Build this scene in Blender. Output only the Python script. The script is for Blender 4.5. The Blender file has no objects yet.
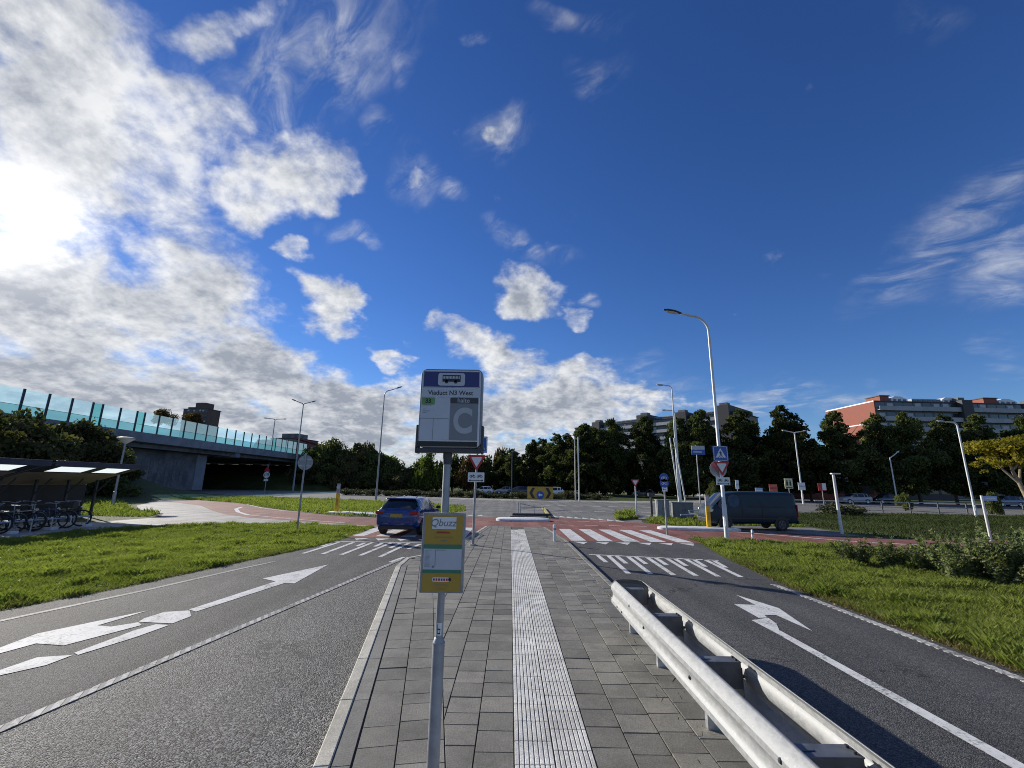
import bpy, bmesh, math, random
import numpy as np
from mathutils import Vector, Matrix
R = math.radians
C = bpy.context.scene
COL = C.collection

# ------------------------------------------------------------------ camera
PITCH, ROLL, EYE, FPX = R(12.8), R(0.9), 2.1, 440.0
cam = bpy.data.cameras.new('camera')
cam.sensor_fit = 'HORIZONTAL'; cam.sensor_width = 36.0; cam.lens = FPX/1024*36.0
cam.clip_start = 0.05; cam.clip_end = 6000
co = bpy.data.objects.new('camera', cam); COL.objects.link(co)
fw = Vector((0, math.cos(PITCH), math.sin(PITCH)))
r0 = Vector((1, 0, 0)); u0 = r0.cross(fw)
rt = r0*math.cos(ROLL) + u0*math.sin(ROLL); up = rt.cross(fw)
M = Matrix((rt, up, -fw)).transposed().to_4x4(); M.translation = (0, 0, EYE)
co.matrix_world = M
C.camera = co
C.render.resolution_x, C.render.resolution_y = 1024, 768
C.view_settings.view_transform = 'Standard'; C.view_settings.look = 'None'
C.view_settings.gamma = 1.0; C.view_settings.exposure = 0.35
C.cycles.max_bounces = 6; C.cycles.transparent_max_bounces = 12
C.cycles.use_denoising = True; C.cycles.filter_width = 1.0; C.cycles.denoising_prefilter = 'NONE'

def G(px, py, z=0.0):
    """the spot on the level z that stands at this place of the photograph (survey helper for the ground plan)"""
    d = fw*FPX + rt*(px-512) + up*(384-py)
    t = (z-EYE)/d.z
    return (d.x*t, d.y*t)

# ------------------------------------------------------------------ light
SUN_AZ, SUN_EL = R(-51.6), R(21.7)
sd = Vector((math.sin(SUN_AZ)*math.cos(SUN_EL), math.cos(SUN_AZ)*math.cos(SUN_EL), math.sin(SUN_EL)))
sl = bpy.data.lights.new('sun', 'SUN'); sl.energy = 5.0; sl.angle = R(0.6); sl.color = (1.0, 0.94, 0.84)
so = bpy.data.objects.new('sun', sl); COL.objects.link(so)
so.rotation_euler = (-sd).to_track_quat('-Z', 'Y').to_euler()

W = bpy.data.worlds.new('World'); C.world = W; W.use_nodes = True
nt = W.node_tree; nt.nodes.clear()
def nd(tree, typ, **kw):
    n = tree.nodes.new(typ)
    for k, v in kw.items():
        if k.startswith('i_'): n.inputs[k[2:]].default_value = v
        else: setattr(n, k, v)
    return n
class NB:
    """tiny node-writing helper"""
    def __init__(s, t): s.t = t
    def put(s, sock, v):
        if isinstance(v, bpy.types.NodeSocket): s.t.links.new(v, sock)
        else: sock.default_value = v
    def m(s, op, a, b=None, c=None, clamp=False):
        n = s.t.nodes.new('ShaderNodeMath'); n.operation = op; n.use_clamp = clamp
        for i, v in enumerate((a, b, c)):
            if v is not None: s.put(n.inputs[i], v)
        return n.outputs[0]
    def v(s, op, a, b=None, scale=None):
        n = s.t.nodes.new('ShaderNodeVectorMath'); n.operation = op
        s.put(n.inputs[0], a)
        if b is not None: s.put(n.inputs[1], b)
        if scale is not None: s.put(n.inputs['Scale'], scale)
        return n.outputs['Value'] if op in ('LENGTH', 'DOT_PRODUCT', 'DISTANCE') else n.outputs[0]
    def mr(s, v, a, b, c, d, smooth=True):
        n = s.t.nodes.new('ShaderNodeMapRange'); n.interpolation_type = 'SMOOTHSTEP' if smooth else 'LINEAR'
        for i, q in enumerate((v, a, b, c, d)): s.put(n.inputs[i], q)
        return n.outputs[0]
    def noise(s, vec, scale, detail=8, rough=0.55, dist=0.0, lac=2.0):
        n = s.t.nodes.new('ShaderNodeTexNoise'); s.put(n.inputs['Vector'], vec)
        n.inputs['Scale'].default_value = scale; n.inputs['Detail'].default_value = detail
        n.inputs['Roughness'].default_value = rough; n.inputs['Distortion'].default_value = dist
        n.inputs['Lacunarity'].default_value = lac
        return n.outputs['Fac']
    def mix(s, f, a, b, mode='MIX'):
        n = s.t.nodes.new('ShaderNodeMix'); n.data_type = 'RGBA'; n.blend_type = mode
        s.put(n.inputs[0], f); s.put(n.inputs[6], a); s.put(n.inputs[7], b)
        return n.outputs[2]
    def xyz(s, x, y, z):
        n = s.t.nodes.new('ShaderNodeCombineXYZ')
        for i, q in enumerate((x, y, z)): s.put(n.inputs[i], q)
        return n.outputs[0]

#SKY
w = NB(nt)
tc = nt.nodes.new('ShaderNodeTexCoord'); D = tc.outputs['Generated']
sp = nt.nodes.new('ShaderNodeSeparateXYZ'); nt.links.new(D, sp.inputs[0])
az = w.m('MULTIPLY', w.m('ARCTAN2', sp.outputs[0], sp.outputs[1]), 57.29578)
el = w.m('MULTIPLY', w.m('ARCSINE', sp.outputs[2]), 57.29578)
zz = w.m('ADD', w.m('MAXIMUM', sp.outputs[2], 0.0), 0.22)
plane = w.v('DIVIDE', D, w.xyz(zz, zz, zz))               # directions laid on a flat cloud deck
PP = w.v('ADD', w.v('SCALE', plane, scale=0.75), w.v('SCALE', D, scale=0.9))
warp = nt.nodes.new('ShaderNodeTexNoise'); nt.links.new(PP, warp.inputs['Vector'])
warp.inputs['Scale'].default_value = 3.2; warp.inputs['Detail'].default_value = 5
wv = w.v('SCALE', w.v('SUBTRACT', warp.outputs['Color'], (0.5, 0.5, 0.5)), scale=15.0)
AE = w.v('ADD', w.xyz(az, el, 0.0), w.v('MULTIPLY', wv, (1.0, 0.7, 0.0)))
CLOUDS = [(-50.6, 29.8, 11.9, 8.6, -130.0, 0.92),
  (-49.6, 12.4, 13.1, 11.1, 88.0, 1.05),
  (-39.8, 18.0, 12.1, 10.1, -105.0, 0.92),
  (-43.7, 29.6, 10.1, 8.8, -142.0, 0.86),
  (-32.5, 32.7, 11.3, 4.3, -151.0, 0.92),
  (-53.8, 36.9, 9.1, 3.8, -142.0, 0.85),
  (-25.9, 35.5, 3.7, 2.6, -147.0, 0.7),
  (-39.6, 45.1, 8.0, 2.2, -150.0, 0.62),
  (-27.1, 49.7, 3.5, 1.7, -165.0, 0.55),
  (-38.1, 36.6, 5.8, 4.6, -140.0, 0.55),
  (-42.7, 37.4, 4.7, 3.1, -146.0, 0.6),
  (-40.6, 7.6, 17.8, 6.4, -179.0, 1.05),
  (-22.5, 7.2, 14.1, 5.7, 178.0, 1.15),
  (-31.6, 12.1, 7.9, 5.0, 175.0, 1.05),
  (-14.5, 10.8, 6.9, 4.0, -177.0, 0.85),
  (-24.1, 22.2, 5.3, 2.4, 152.0, 0.8),
  (-22.1, 20.5, 2.7, 2.6, -136.0, 0.75),
  (-28.4, 26.9, 2.4, 1.4, 155.0, 0.7),
  (-14.6, 36.8, 2.8, 1.6, 179.0, 0.58),
  (-2.0, 42.0, 2.8, 1.8, -179.0, 0.58),
  (3.0, 24.9, 7.2, 2.8, 159.0, 0.8),
  (8.5, 21.2, 3.0, 1.3, 178.0, 0.66),
  (-6.5, 18.3, 7.0, 2.6, 170.0, 0.8),
  (-9.9, 19.4, 3.7, 1.8, -176.0, 0.78),
  (-1.0, 15.6, 6.1, 2.3, 168.0, 0.74),
  (6.4, 10.8, 12.4, 4.4, 170.0, 1.0),
  (-1.5, 8.1, 11.8, 3.9, -179.0, 1.0),
  (16.5, 9.9, 7.3, 2.7, 178.0, 0.8),
  (9.7, 13.9, 4.6, 1.9, 169.0, 0.7),
  (-14.9, 15.8, 3.2, 1.0, 175.0, 0.6),
  (21.2, 9.1, 5.7, 1.5, 178.0, 0.66),
  (-6.4, 1.6, 20.2, 5.0, -179.0, 0.9)]
WISPS = [(47.8, 23.0, 6.8, 3.2, -157.0, 0.5),
  (50.5, 19.3, 4.2, 2.6, -169.0, 0.5),
  (52.4, 26.3, 2.9, 1.8, -172.0, 0.38),
  (42.4, 22.3, 3.2, 1.4, -170.0, 0.4),
  (-31.2, 44.4, 14.2, 5.1, -145.0, 0.6),
  (-35.4, 36.6, 6.6, 5.3, -145.0, 0.6),
  (12.3, 47.8, 4.2, 1.3, 9.0, 0.42),
  (10.2, 52.8, 6.4, 1.1, 175.0, 0.4),
  (49.7, 41.2, 2.2, 1.5, 132.0, 0.35),
  (-8.4, 50.4, 2.5, 0.6, -176.0, 0.5),
  (-18.6, 47.5, 2.5, 1.8, 98.0, 0.42),
  (-2.0, 42.0, 3.4, 2.3, -175.0, 0.6),
  (-14.6, 36.8, 3.9, 2.2, 178.0, 0.6),
  (-7.8, 36.2, 2.7, 1.4, 163.0, 0.6),
  (-21.5, 29.4, 4.5, 1.1, 177.0, 0.65),
  (0.5, 30.3, 3.4, 1.7, 166.0, 0.55),
  (30.9, 9.9, 5.9, 2.2, -179.0, 0.75),
  (38.1, 9.0, 3.3, 1.7, 175.0, 0.4),
  (15.4, 11.8, 7.4, 2.5, 178.0, 0.4),
  (23.5, 10.2, 5.6, 1.7, 177.0, 0.5),
  (6.6, 29.7, 2.8, 0.9, 178.0, 0.3),
  (10.6, 23.4, 1.6, 1.0, 176.0, 0.6),
  (-21.4, 41.0, 2.2, 1.6, 164.0, 0.4),
  (48.6, 11.8, 1.8, 1.1, 167.0, 0.2)]
cov = None
for (ca, ce, ra, re, ro, wt) in CLOUDS:
    q = w.v('SUBTRACT', AE, (ca, ce, 0.0))
    vr = nt.nodes.new('ShaderNodeVectorRotate'); vr.rotation_type = 'Z_AXIS'
    nt.links.new(q, vr.inputs['Vector']); vr.inputs['Angle'].default_value = R(-ro)
    ln = w.v('LENGTH', w.v('MULTIPLY', vr.outputs[0], (1.0/ra, 1.0/re, 0.0)))
    b = w.mr(ln, 0.3, 1.5, wt, 0.0)
    cov = b if cov is None else w.m('MAXIMUM', cov, b)
wcov = None
for (ca, ce, ra, re, ro, wt) in WISPS:
    q = w.v('SUBTRACT', AE, (ca, ce, 0.0))
    vr = nt.nodes.new('ShaderNodeVectorRotate'); vr.rotation_type = 'Z_AXIS'
    nt.links.new(q, vr.inputs['Vector']); vr.inputs['Angle'].default_value = R(-ro)
    ln = w.v('LENGTH', w.v('MULTIPLY', vr.outputs[0], (1.0/ra, 1.0/re, 0.0)))
    b = w.mr(ln, 0.0, 1.5, wt, 0.0)
    wcov = b if wcov is None else w.m('MAXIMUM', wcov, b)
behind = w.mr(w.m('ABSOLUTE', az), 65.0, 85.0, 0.0, 0.42)   # loose clouds for the half of the sky at our back
cov = w.m('MAXIMUM', cov, behind)
n1 = w.noise(PP, 3.3, 14, 0.60, 0.1)
sunv = tuple(sd)
off = w.v('ADD', PP, tuple(0.04*c for c in sd))
n2 = w.noise(off, 3.3, 14, 0.60, 0.1)
big = w.noise(PP, 2.2, 4, 0.5, 0.0)
fld = w.m('ADD', cov, w.m('MULTIPLY', w.m('SUBTRACT', n1, 0.5), 1.9))
dens = w.mr(fld, 0.30, 0.92, 0.0, 1.0)
vs_ = nt.nodes.new('ShaderNodeVectorRotate'); vs_.rotation_type = 'Z_AXIS'; nt.links.new(PP, vs_.inputs['Vector']); vs_.inputs['Angle'].default_value = R(35)
strk = w.noise(w.v('MULTIPLY', vs_.outputs[0], (1.8, 4.2, 2.0)), 2.6, 12, 0.62, 0.7)
wd_ = w.m('MULTIPLY', wcov, w.mr(strk, 0.36, 0.74, 0.0, 1.0))
core = w.mr(fld, 0.60, 1.30, 0.0, 1.0)
lit = w.m('ADD', 0.60, w.m('MULTIPLY', w.m('SUBTRACT', n1, n2), 4.4), clamp=True)
shade = w.m('MULTIPLY', core, w.mr(big, 0.38, 0.62, 0.15, 1.0))
lit = w.m('SUBTRACT', lit, w.m('MULTIPLY', shade, 0.40), clamp=True)
low = w.mr(el, 5.0, 22.0, 1.0, 0.0)
lit = w.m('SUBTRACT', lit, w.m('MULTIPLY', w.m('MULTIPLY', low, 0.30), core), clamp=True)
sdot = w.m('MAXIMUM', w.v('DOT_PRODUCT', D, sunv), 0.0)
ccol = w.mix(lit, (0.25, 0.28, 0.34, 1), (0.69, 0.70, 0.715, 1))
g1 = w.m('MULTIPLY', w.m('POWER', sdot, 8.0), 0.02)
g2 = w.m('MULTIPLY', w.m('POWER', sdot, 45.0), 0.055)
g3 = w.m('MULTIPLY', w.m('POWER', sdot, 420.0), 0.50)
glow = w.m('ADD', w.m('ADD', g1, g2), g3)
gcol = w.mix(1.0, w.xyz(glow, glow, glow), (1.0, 0.97, 0.92, 1), 'MULTIPLY')
ccol = w.mix(1.0, ccol, gcol, 'ADD')
sky = nd(nt, 'ShaderNodeTexSky', sky_type='NISHITA', sun_disc=False)
sky.sun_elevation = SUN_EL; sky.sun_rotation = SUN_AZ; sky.altitude = 0; sky.air_density = 1.0
sky.dust_density = 0.0; sky.ozone_density = 6.0
hs = nt.nodes.new('ShaderNodeHueSaturation'); nt.links.new(sky.outputs[0], hs.inputs['Color'])
hs.inputs['Saturation'].default_value = 1.12; hs.inputs['Hue'].default_value = 0.513
bs = nt.nodes.new('ShaderNodeBackground'); nt.links.new(hs.outputs[0], bs.inputs[0]); bs.inputs[1].default_value = 0.092
bc = nt.nodes.new('ShaderNodeBackground'); nt.links.new(ccol, bc.inputs[0]); bc.inputs[1].default_value = 1.0
mx = nt.nodes.new('ShaderNodeMixShader'); nt.links.new(w.m('MAXIMUM', dens, wd_), mx.inputs[0]); nt.links.new(bs.outputs[0], mx.inputs[1]); nt.links.new(bc.outputs[0], mx.inputs[2])
bg2 = nt.nodes.new('ShaderNodeBackground'); nt.links.new(gcol, bg2.inputs[0]); bg2.inputs[1].default_value = 0.4
ad = nt.nodes.new('ShaderNodeAddShader'); nt.links.new(mx.outputs[0], ad.inputs[0]); nt.links.new(bg2.outputs[0], ad.inputs[1])
wo = nt.nodes.new('ShaderNodeOutputWorld'); nt.links.new(ad.outputs[0], wo.inputs[0])
#ENDSKY


# ------------------------------------------------------------------ helpers
def tag(o, label=None, cat=None, group=None, kind=None):
    if label: o['label'] = label
    if cat: o['category'] = cat
    if group: o['group'] = group
    if kind: o['kind'] = kind
    return o
def empty(name, loc=(0, 0, 0), rz=0.0, label=None, cat=None, group=None):
    o = bpy.data.objects.new(name, None); COL.objects.link(o)
    o.location = loc; o.rotation_euler = (0, 0, rz); o.empty_display_size = 0.2
    return tag(o, label, cat, group)
def copy_tree(o, parent=None):
    c = o.copy(); COL.objects.link(c); c.parent = parent
    for ch in [x for x in bpy.data.objects if x.parent == o]: copy_tree(ch, c)
    return c
class MB:
    """gathers shapes into one mesh"""
    def __init__(s): s.v = []; s.f = []; s.mi = []; s.cur = 0
    def mat(s, i): s.cur = i; return s
    def add(s, vs, fs):
        k = len(s.v); s.v += [tuple(p) for p in vs]
        s.f += [tuple(i+k for i in f) for f in fs]; s.mi += [s.cur]*len(fs); return s
    def box(s, c, d, rz=0.0):
        cx, cy, cz = c; a, b, h = d[0]/2, d[1]/2, d[2]/2
        ca, sa = math.cos(rz), math.sin(rz); vs = []
        for z in (-h, h):
            for x, y in ((-a, -b), (a, -b), (a, b), (-a, b)):
                vs.append((cx+x*ca-y*sa, cy+x*sa+y*ca, cz+z))
        return s.add(vs, [(3, 2, 1, 0), (4, 5, 6, 7), (0, 1, 5, 4), (1, 2, 6, 5), (2, 3, 7, 6), (3, 0, 4, 7)])
    def tube(s, path, rad, n=10, cap=True):
        P = [Vector(p) for p in path]
        if not hasattr(rad, '__len__'): rad = [rad]*len(P)
        t0 = (P[1]-P[0]).normalized()
        ref = Vector((0, 0, 1)) if abs(t0.z) < 0.9 else Vector((1, 0, 0))
        u = t0.cross(ref).normalized(); vs = []; fs = []
        for i, p in enumerate(P):
            if i == 0: t = t0
            elif i == len(P)-1: t = (P[i]-P[i-1]).normalized()
            else: t = ((P[i+1]-P[i]).normalized()+(P[i]-P[i-1]).normalized()).normalized()
            u = (u-t*u.dot(t)).normalized(); w_ = t.cross(u)
            for k in range(n):
                a = 2*math.pi*k/n
                vs.append(p+(u*math.cos(a)+w_*math.sin(a))*rad[i])
        for i in range(len(P)-1):
            for k in range(n):
                fs.append((i*n+k, i*n+(k+1) % n, (i+1)*n+(k+1) % n, (i+1)*n+k))
        if cap:
            fs.append(tuple(range(n))[::-1]); fs.append(tuple((len(P)-1)*n+k for k in range(n)))
        return s.add(vs, fs)
    def prism(s, poly, z0, z1, axis='z', off=(0, 0, 0)):
        """outline extruded along an axis; for 'y' the outline is (x, z), for 'x' it is (y, z)"""
        n = len(poly); mp = {'z': lambda a, b, c: (a, b, c), 'y': lambda a, b, c: (a, c, b), 'x': lambda a, b, c: (c, a, b)}[axis]
        vs = [mp(a, b, z0) for a, b in poly]+[mp(a, b, z1) for a, b in poly]
        vs = [(p[0]+off[0], p[1]+off[1], p[2]+off[2]) for p in vs]
        fs = [tuple(range(n))[::-1], tuple(range(n, 2*n))]+[(i, (i+1) % n, n+(i+1) % n, n+i) for i in range(n)]
        return s.add(vs, fs)
    def sheet(s, poly, z):
        return s.add([(a, b, z) for a, b in poly], [tuple(range(len(poly)))])
    def lathe(s, prof, c=(0, 0, 0), n=16):
        vs = []; fs = []
        for r_, z in prof:
            for k in range(n):
                a = 2*math.pi*k/n; vs.append((c[0]+r_*math.cos(a), c[1]+r_*math.sin(a), c[2]+z))
        for i in range(len(prof)-1):
            for k in range(n):
                fs.append((i*n+k, i*n+(k+1) % n, (i+1)*n+(k+1) % n, (i+1)*n+k))
        return s.add(vs, fs)
    def disc(s, c, r_, axis='y', th=0.004, n=24):
        poly = [(r_*math.cos(2*math.pi*k/n), r_*math.sin(2*math.pi*k/n)) for k in range(n)]
        return s.prism(poly, -th/2, th/2, axis, c)
    def ring(s, c, R_, r_, axis='x', n=28, m=6):
        path = []; vs = []; fs = []
        for k in range(n):
            a = 2*math.pi*k/n
            for j in range(m):
                b = 2*math.pi*j/m; rr = R_+r_*math.cos(b); h = r_*math.sin(b)
                p = {'x': (h, rr*math.cos(a), rr*math.sin(a)), 'y': (rr*math.cos(a), h, rr*math.sin(a)), 'z': (rr*math.cos(a), rr*math.sin(a), h)}[axis]
                vs.append((c[0]+p[0], c[1]+p[1], c[2]+p[2]))
        for k in range(n):
            for j in range(m):
                fs.append((k*m+j, k*m+(j+1) % m, ((k+1) % n)*m+(j+1) % m, ((k+1) % n)*m+j))
        return s.add(vs, fs)
    def build(s, name, mats, parent=None, smooth=False, bevel=0.0, loc=None, fix=True):
        me = bpy.data.meshes.new(name); me.from_pydata(s.v, [], s.f)
        if not isinstance(mats, (list, tuple)): mats = [mats]
        for m_ in mats: me.materials.append(m_)
        if len(mats) > 1: me.polygons.foreach_set('material_index', s.mi)
        if fix:
            bm = bmesh.new(); bm.from_mesh(me); bmesh.ops.recalc_face_normals(bm, faces=bm.faces); bm.to_mesh(me); bm.free()
        if smooth:
            me.polygons.foreach_set('use_smooth', [True]*len(me.polygons)); me.set_sharp_from_angle(angle=R(40))
        me.update()
        o = bpy.data.objects.new(name, me); COL.objects.link(o); o.parent = parent
        if loc: o.location = loc
        if bevel:
            b = o.modifiers.new('bevel', 'BEVEL'); b.width = bevel; b.segments = 2; b.limit_method = 'ANGLE'; b.harden_normals = False
        return o
def rrect(x0, z0, x1, z1, r_, n=5):
    pts = []
    for cx, cz, a0 in ((x1-r_, z1-r_, 0), (x0+r_, z1-r_, 90), (x0+r_, z0+r_, 180), (x1-r_, z0+r_, 270)):
        for k in range(n+1):
            a = R(a0+90*k/n); pts.append((cx+r_*math.cos(a), cz+r_*math.sin(a)))
    return pts
def text(name, body, size, loc, m_, parent=None, align='CENTER', shear=0.0, bold=0.0, sx=1.0):
    cu = bpy.data.curves.new(name, 'FONT'); cu.body = body; cu.size = size; cu.align_x = align; cu.align_y = 'CENTER'
    cu.extrude = 0.0006; cu.shear = shear; cu.offset = bold
    t = bpy.data.objects.new(name, cu); COL.objects.link(t)
    bpy.context.view_layer.update()
    me = bpy.data.meshes.new_from_object(t.evaluated_get(bpy.context.evaluated_depsgraph_get()))
    bpy.data.objects.remove(t)
    me.materials.clear(); me.materials.append(m_)
    o = bpy.data.objects.new(name, me); COL.objects.link(o); o.parent = parent
    o.location = loc; o.rotation_euler = (R(90), 0, 0); o.scale = (sx, 1, 1)
    return o

# ------------------------------------------------------------------ materials
def newmat(name):
    m_ = bpy.data.materials.new(name); m_.use_nodes = True
    t = m_.node_tree; t.nodes.clear(); return m_, NB(t)
def bsdf(k, col, rough=0.6, metal=0.0, normal=None, **kw):
    b = k.t.nodes.new('ShaderNodeBsdfPrincipled'); k.put(b.inputs['Base Color'], col)
    k.put(b.inputs['Roughness'], rough); b.inputs['Metallic'].default_value = metal
    for a, v in kw.items(): k.put(b.inputs[a.replace('_', ' ')], v)
    if normal is not None: k.t.links.new(normal, b.inputs['Normal'])
    return b.outputs[0]
def out(k, sh):
    o = k.t.nodes.new('ShaderNodeOutputMaterial'); k.t.links.new(sh, o.inputs[0])
def obco(k): return k.t.nodes.new('ShaderNodeTexCoord').outputs['Object']
def gpos(k): return k.t.nodes.new('ShaderNodeNewGeometry').outputs['Position']
def bump(k, h, strength=0.3, dist=0.01):
    b = k.t.nodes.new('ShaderNodeBump'); k.t.links.new(h, b.inputs['Height'])
    b.inputs['Strength'].default_value = strength; b.inputs['Distance'].default_value = dist
    return b.outputs[0]
def c4(c, f=1.0): return (c[0]*f, c[1]*f, c[2]*f, 1)
def plain(name, col, rough=0.5, metal=0.0, var=0.25, scale=4.0, bmp=0.0, bsc=60.0, streak=False, **kw):
    m_, k = newmat(name); co_ = obco(k)
    v = k.v('MULTIPLY', co_, (3, 3, 0.5)) if streak else co_
    n = k.mr(k.noise(v, scale, 6, 0.6), 0.3, 0.7, 0.0, 1.0)
    c = k.mix(n, c4(col, 1-var), c4(col, 1+var*0.7))
    nor = bump(k, k.noise(co_, bsc, 3), bmp, 0.01) if bmp else None
    out(k, bsdf(k, c, k.mr(n, 0, 1, max(rough-0.07, 0.02), min(rough+0.07, 1), False), metal, nor, **kw)); return m_
def asphalt(name, base, grain=140.0, amp=0.55, bs=0.5, patch=0.25, sp=0.3, rough=0.8):
    m_, k = newmat(name); p = gpos(k)
    vo = k.t.nodes.new('ShaderNodeTexVoronoi'); k.put(vo.inputs['Vector'], p); vo.inputs['Scale'].default_value = grain
    sp_ = k.t.nodes.new('ShaderNodeSeparateColor'); k.t.links.new(vo.outputs['Color'], sp_.inputs[0])
    stone = k.m('POWER', sp_.outputs[0], 1.5)
    big = k.mr(k.noise(p, 0.55, 6, 0.6), 0.3, 0.7, 1-patch, 1+patch)
    fine = k.mr(k.noise(p, 14.0, 5, 0.7), 0.25, 0.75, 0.80, 1.2)
    mid = k.mr(k.noise(p, 42.0, 4, 0.75), 0.3, 0.7, 0.72, 1.3)
    track = k.mr(k.noise(k.v('MULTIPLY', p, (1.6, 0.06, 1)), 1.0, 3, 0.5), 0.35, 0.65, 0.82, 1.12)
    f = k.m('MULTIPLY', k.m('MULTIPLY', big, k.m('MULTIPLY', fine, mid)), k.m('MULTIPLY', track, k.mr(stone, 0, 1, 1-amp, 1+amp*1.3, False)))
    c = k.mix(1.0, c4(base), k.xyz(f, f, f), 'MULTIPLY')
    st_ = k.mr(k.noise(k.v('MULTIPLY', p, (1.3, 0.5, 1)), 1.1, 5, 0.6), 0.60, 0.74, 1.0, 0.76); c = k.mix(1.0, c, k.xyz(st_, st_, st_), 'MULTIPLY')
    # cracks
    ve = k.t.nodes.new('ShaderNodeTexVoronoi'); ve.feature = 'DISTANCE_TO_EDGE'; ve.inputs['Scale'].default_value = 0.22
    k.put(ve.inputs['Vector'], k.v('ADD', p, k.v('SCALE', k.xyz(k.noise(p, 1.7, 5), k.noise(k.v('ADD', p, (7, 3, 1)), 1.7, 5), 0.0), scale=1.8)))
    cr = k.m('MULTIPLY', k.mr(ve.outputs['Distance'], 0.0015, 0.004, 1.0, 0.0), k.mr(k.noise(p, 0.35, 2), 0.44, 0.54, 0.0, 0.8))
    c = k.mix(cr, c, (0.018, 0.018, 0.019, 1))
    nor = bump(k, k.m('MULTIPLY', vo.outputs['Distance'], -1.0), bs, 0.012)
    out(k, bsdf(k, c, rough, 0, nor, Specular_IOR_Level=sp)); return m_
def paint(name, col, wear=0.35, under=(0.06, 0.06, 0.062)):
    m_, k = newmat(name); p = gpos(k)
    n = k.noise(p, 26.0, 8, 0.75); n2 = k.noise(p, 1.8, 4, 0.6)
    wv_ = k.mr(k.m('ADD', n, k.m('MULTIPLY', n2, 0.5)), 0.62+0.18*(1-wear), 0.86+0.14*(1-wear), 0.0, 0.9)
    dirt = k.mr(k.noise(p, 5.0, 6, 0.7), 0.35, 0.75, 1.0, 0.78)
    c = k.mix(1.0, c4(col), k.xyz(dirt, dirt, dirt), 'MULTIPLY')
    c = k.mix(wv_, c, c4(under))
    out(k, bsdf(k, c, 0.75, 0, bump(k, n, 0.25, 0.004), Specular_IOR_Level=0.25)); return m_
def grassmat(name, a, b, c_):
    m_, k = newmat(name); p = gpos(k)
    n = k.noise(p, 1.3, 6, 0.65); n2 = k.noise(p, 38.0, 5, 0.75); n3 = k.noise(p, 0.2, 3, 0.5)
    c = k.mix(k.mr(n, 0.35, 0.65, 0, 1), c4(a), c4(b)); c = k.mix(k.mr(n2, 0.5, 0.8, 0, 0.8), c, c4(c_))
    f = k.mr(n3, 0.35, 0.65, 0.85, 1.2); c = k.mix(1.0, c, k.xyz(f, f, f), 'MULTIPLY')
    out(k, bsdf(k, c, 0.85, 0, bump(k, n2, 0.9, 0.06), Specular_IOR_Level=0.2)); return m_
def leafmat(name, a, b, trans=0.35, c_=None, per=0.25):
    """leaf colour varies leaf by leaf through the 'tint' attribute and plant by plant"""
    m_, k = newmat(name)
    at_ = k.t.nodes.new('ShaderNodeAttribute'); at_.attribute_name = 'tint'
    oi = k.t.nodes.new('ShaderNodeObjectInfo')
    c = k.mix(at_.outputs['Fac'], c4(a), c4(b))
    if c_: c = k.mix(k.mr(at_.outputs['Fac'], 0.86, 0.97, 0, 1), c, c4(c_))
    f = k.mr(oi.outputs['Random'], 0, 1, 1-per, 1+per, False); c = k.mix(1.0, c, k.xyz(f, f, f), 'MULTIPLY')
    d = bsdf(k, c, 0.7, 0, None, Specular_IOR_Level=0.12)
    tr = k.t.nodes.new('ShaderNodeBsdfTranslucent'); k.t.links.new(k.mix(1.0, c, (1.0, 1.15, 0.55, 1), 'MULTIPLY'), tr.inputs[0])
    ms = k.t.nodes.new('ShaderNodeMixShader'); ms.inputs[0].default_value = trans
    k.t.links.new(d, ms.inputs[1]); k.t.links.new(tr.outputs[0], ms.inputs[2]); out(k, ms.outputs[0]); return m_
def glassmat(name, col, rough=0.06, spec=0.7):
    return plain(name, col, rough, 0.0, 0.1, 2.0, Specular_IOR_Level=spec)
def carpaint(name, col):
    return plain(name, col, 0.28, 0.0, 0.05, 3.0, Coat_Weight=0.8, Coat_Roughness=0.05)

K = {}
K['asphalt'] = asphalt('road asphalt', (0.078, 0.0775, 0.076), 95, 0.7, 0.7, 0.18)
K['asphalt_dark'] = asphalt('dark lane asphalt', (0.080, 0.079, 0.077), 110, 0.6, 0.5, 0.12)
K['bay'] = asphalt('coarse bus bay asphalt', (0.100, 0.099, 0.096), 78, 1.0, 1.0, 0.15, 0.4, 0.75)
K['ringroad'] = asphalt('pale roundabout asphalt', (0.165, 0.162, 0.15), 90, 0.4, 0.3, 0.2)
K['red'] = asphalt('red cycle path asphalt', (0.215, 0.085, 0.068), 110, 0.4, 0.3, 0.22)
K['white_paint'] = paint('worn white road paint', (0.64, 0.64, 0.62), 0.32)
K['white_block'] = paint('white thermoplastic', (0.52, 0.51, 0.48), 0.75)
K['yellow_paint'] = paint('yellow kerb paint', (0.55, 0.48, 0.16), 0.5, (0.2, 0.2, 0.19))
K['path'] = asphalt('pale flagged path', (0.30, 0.29, 0.27), 60, 0.25, 0.2, 0.25)
K['concrete'] = plain('weathered concrete', (0.36, 0.35, 0.33), 0.85, 0, 0.25, 3.0, 0.3, 60)
K['conc_kerb'] = plain('pale kerb concrete', (0.46, 0.44, 0.40), 0.85, 0, 0.22, 5.0, 0.3, 80)
K['conc_white'] = plain('white splitter kerb', (0.62, 0.63, 0.64), 0.7, 0, 0.15, 3.0, 0.2, 60)
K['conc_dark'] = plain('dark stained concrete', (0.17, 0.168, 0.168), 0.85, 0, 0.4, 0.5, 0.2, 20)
K['conc_blue'] = plain('grey painted fascia', (0.25, 0.255, 0.27), 0.7, 0, 0.25, 0.6, 0.1, 20)
K['grass'] = grassmat('mown grass', (0.055, 0.075, 0.020), (0.080, 0.095, 0.030), (0.12, 0.11, 0.05))
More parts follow.
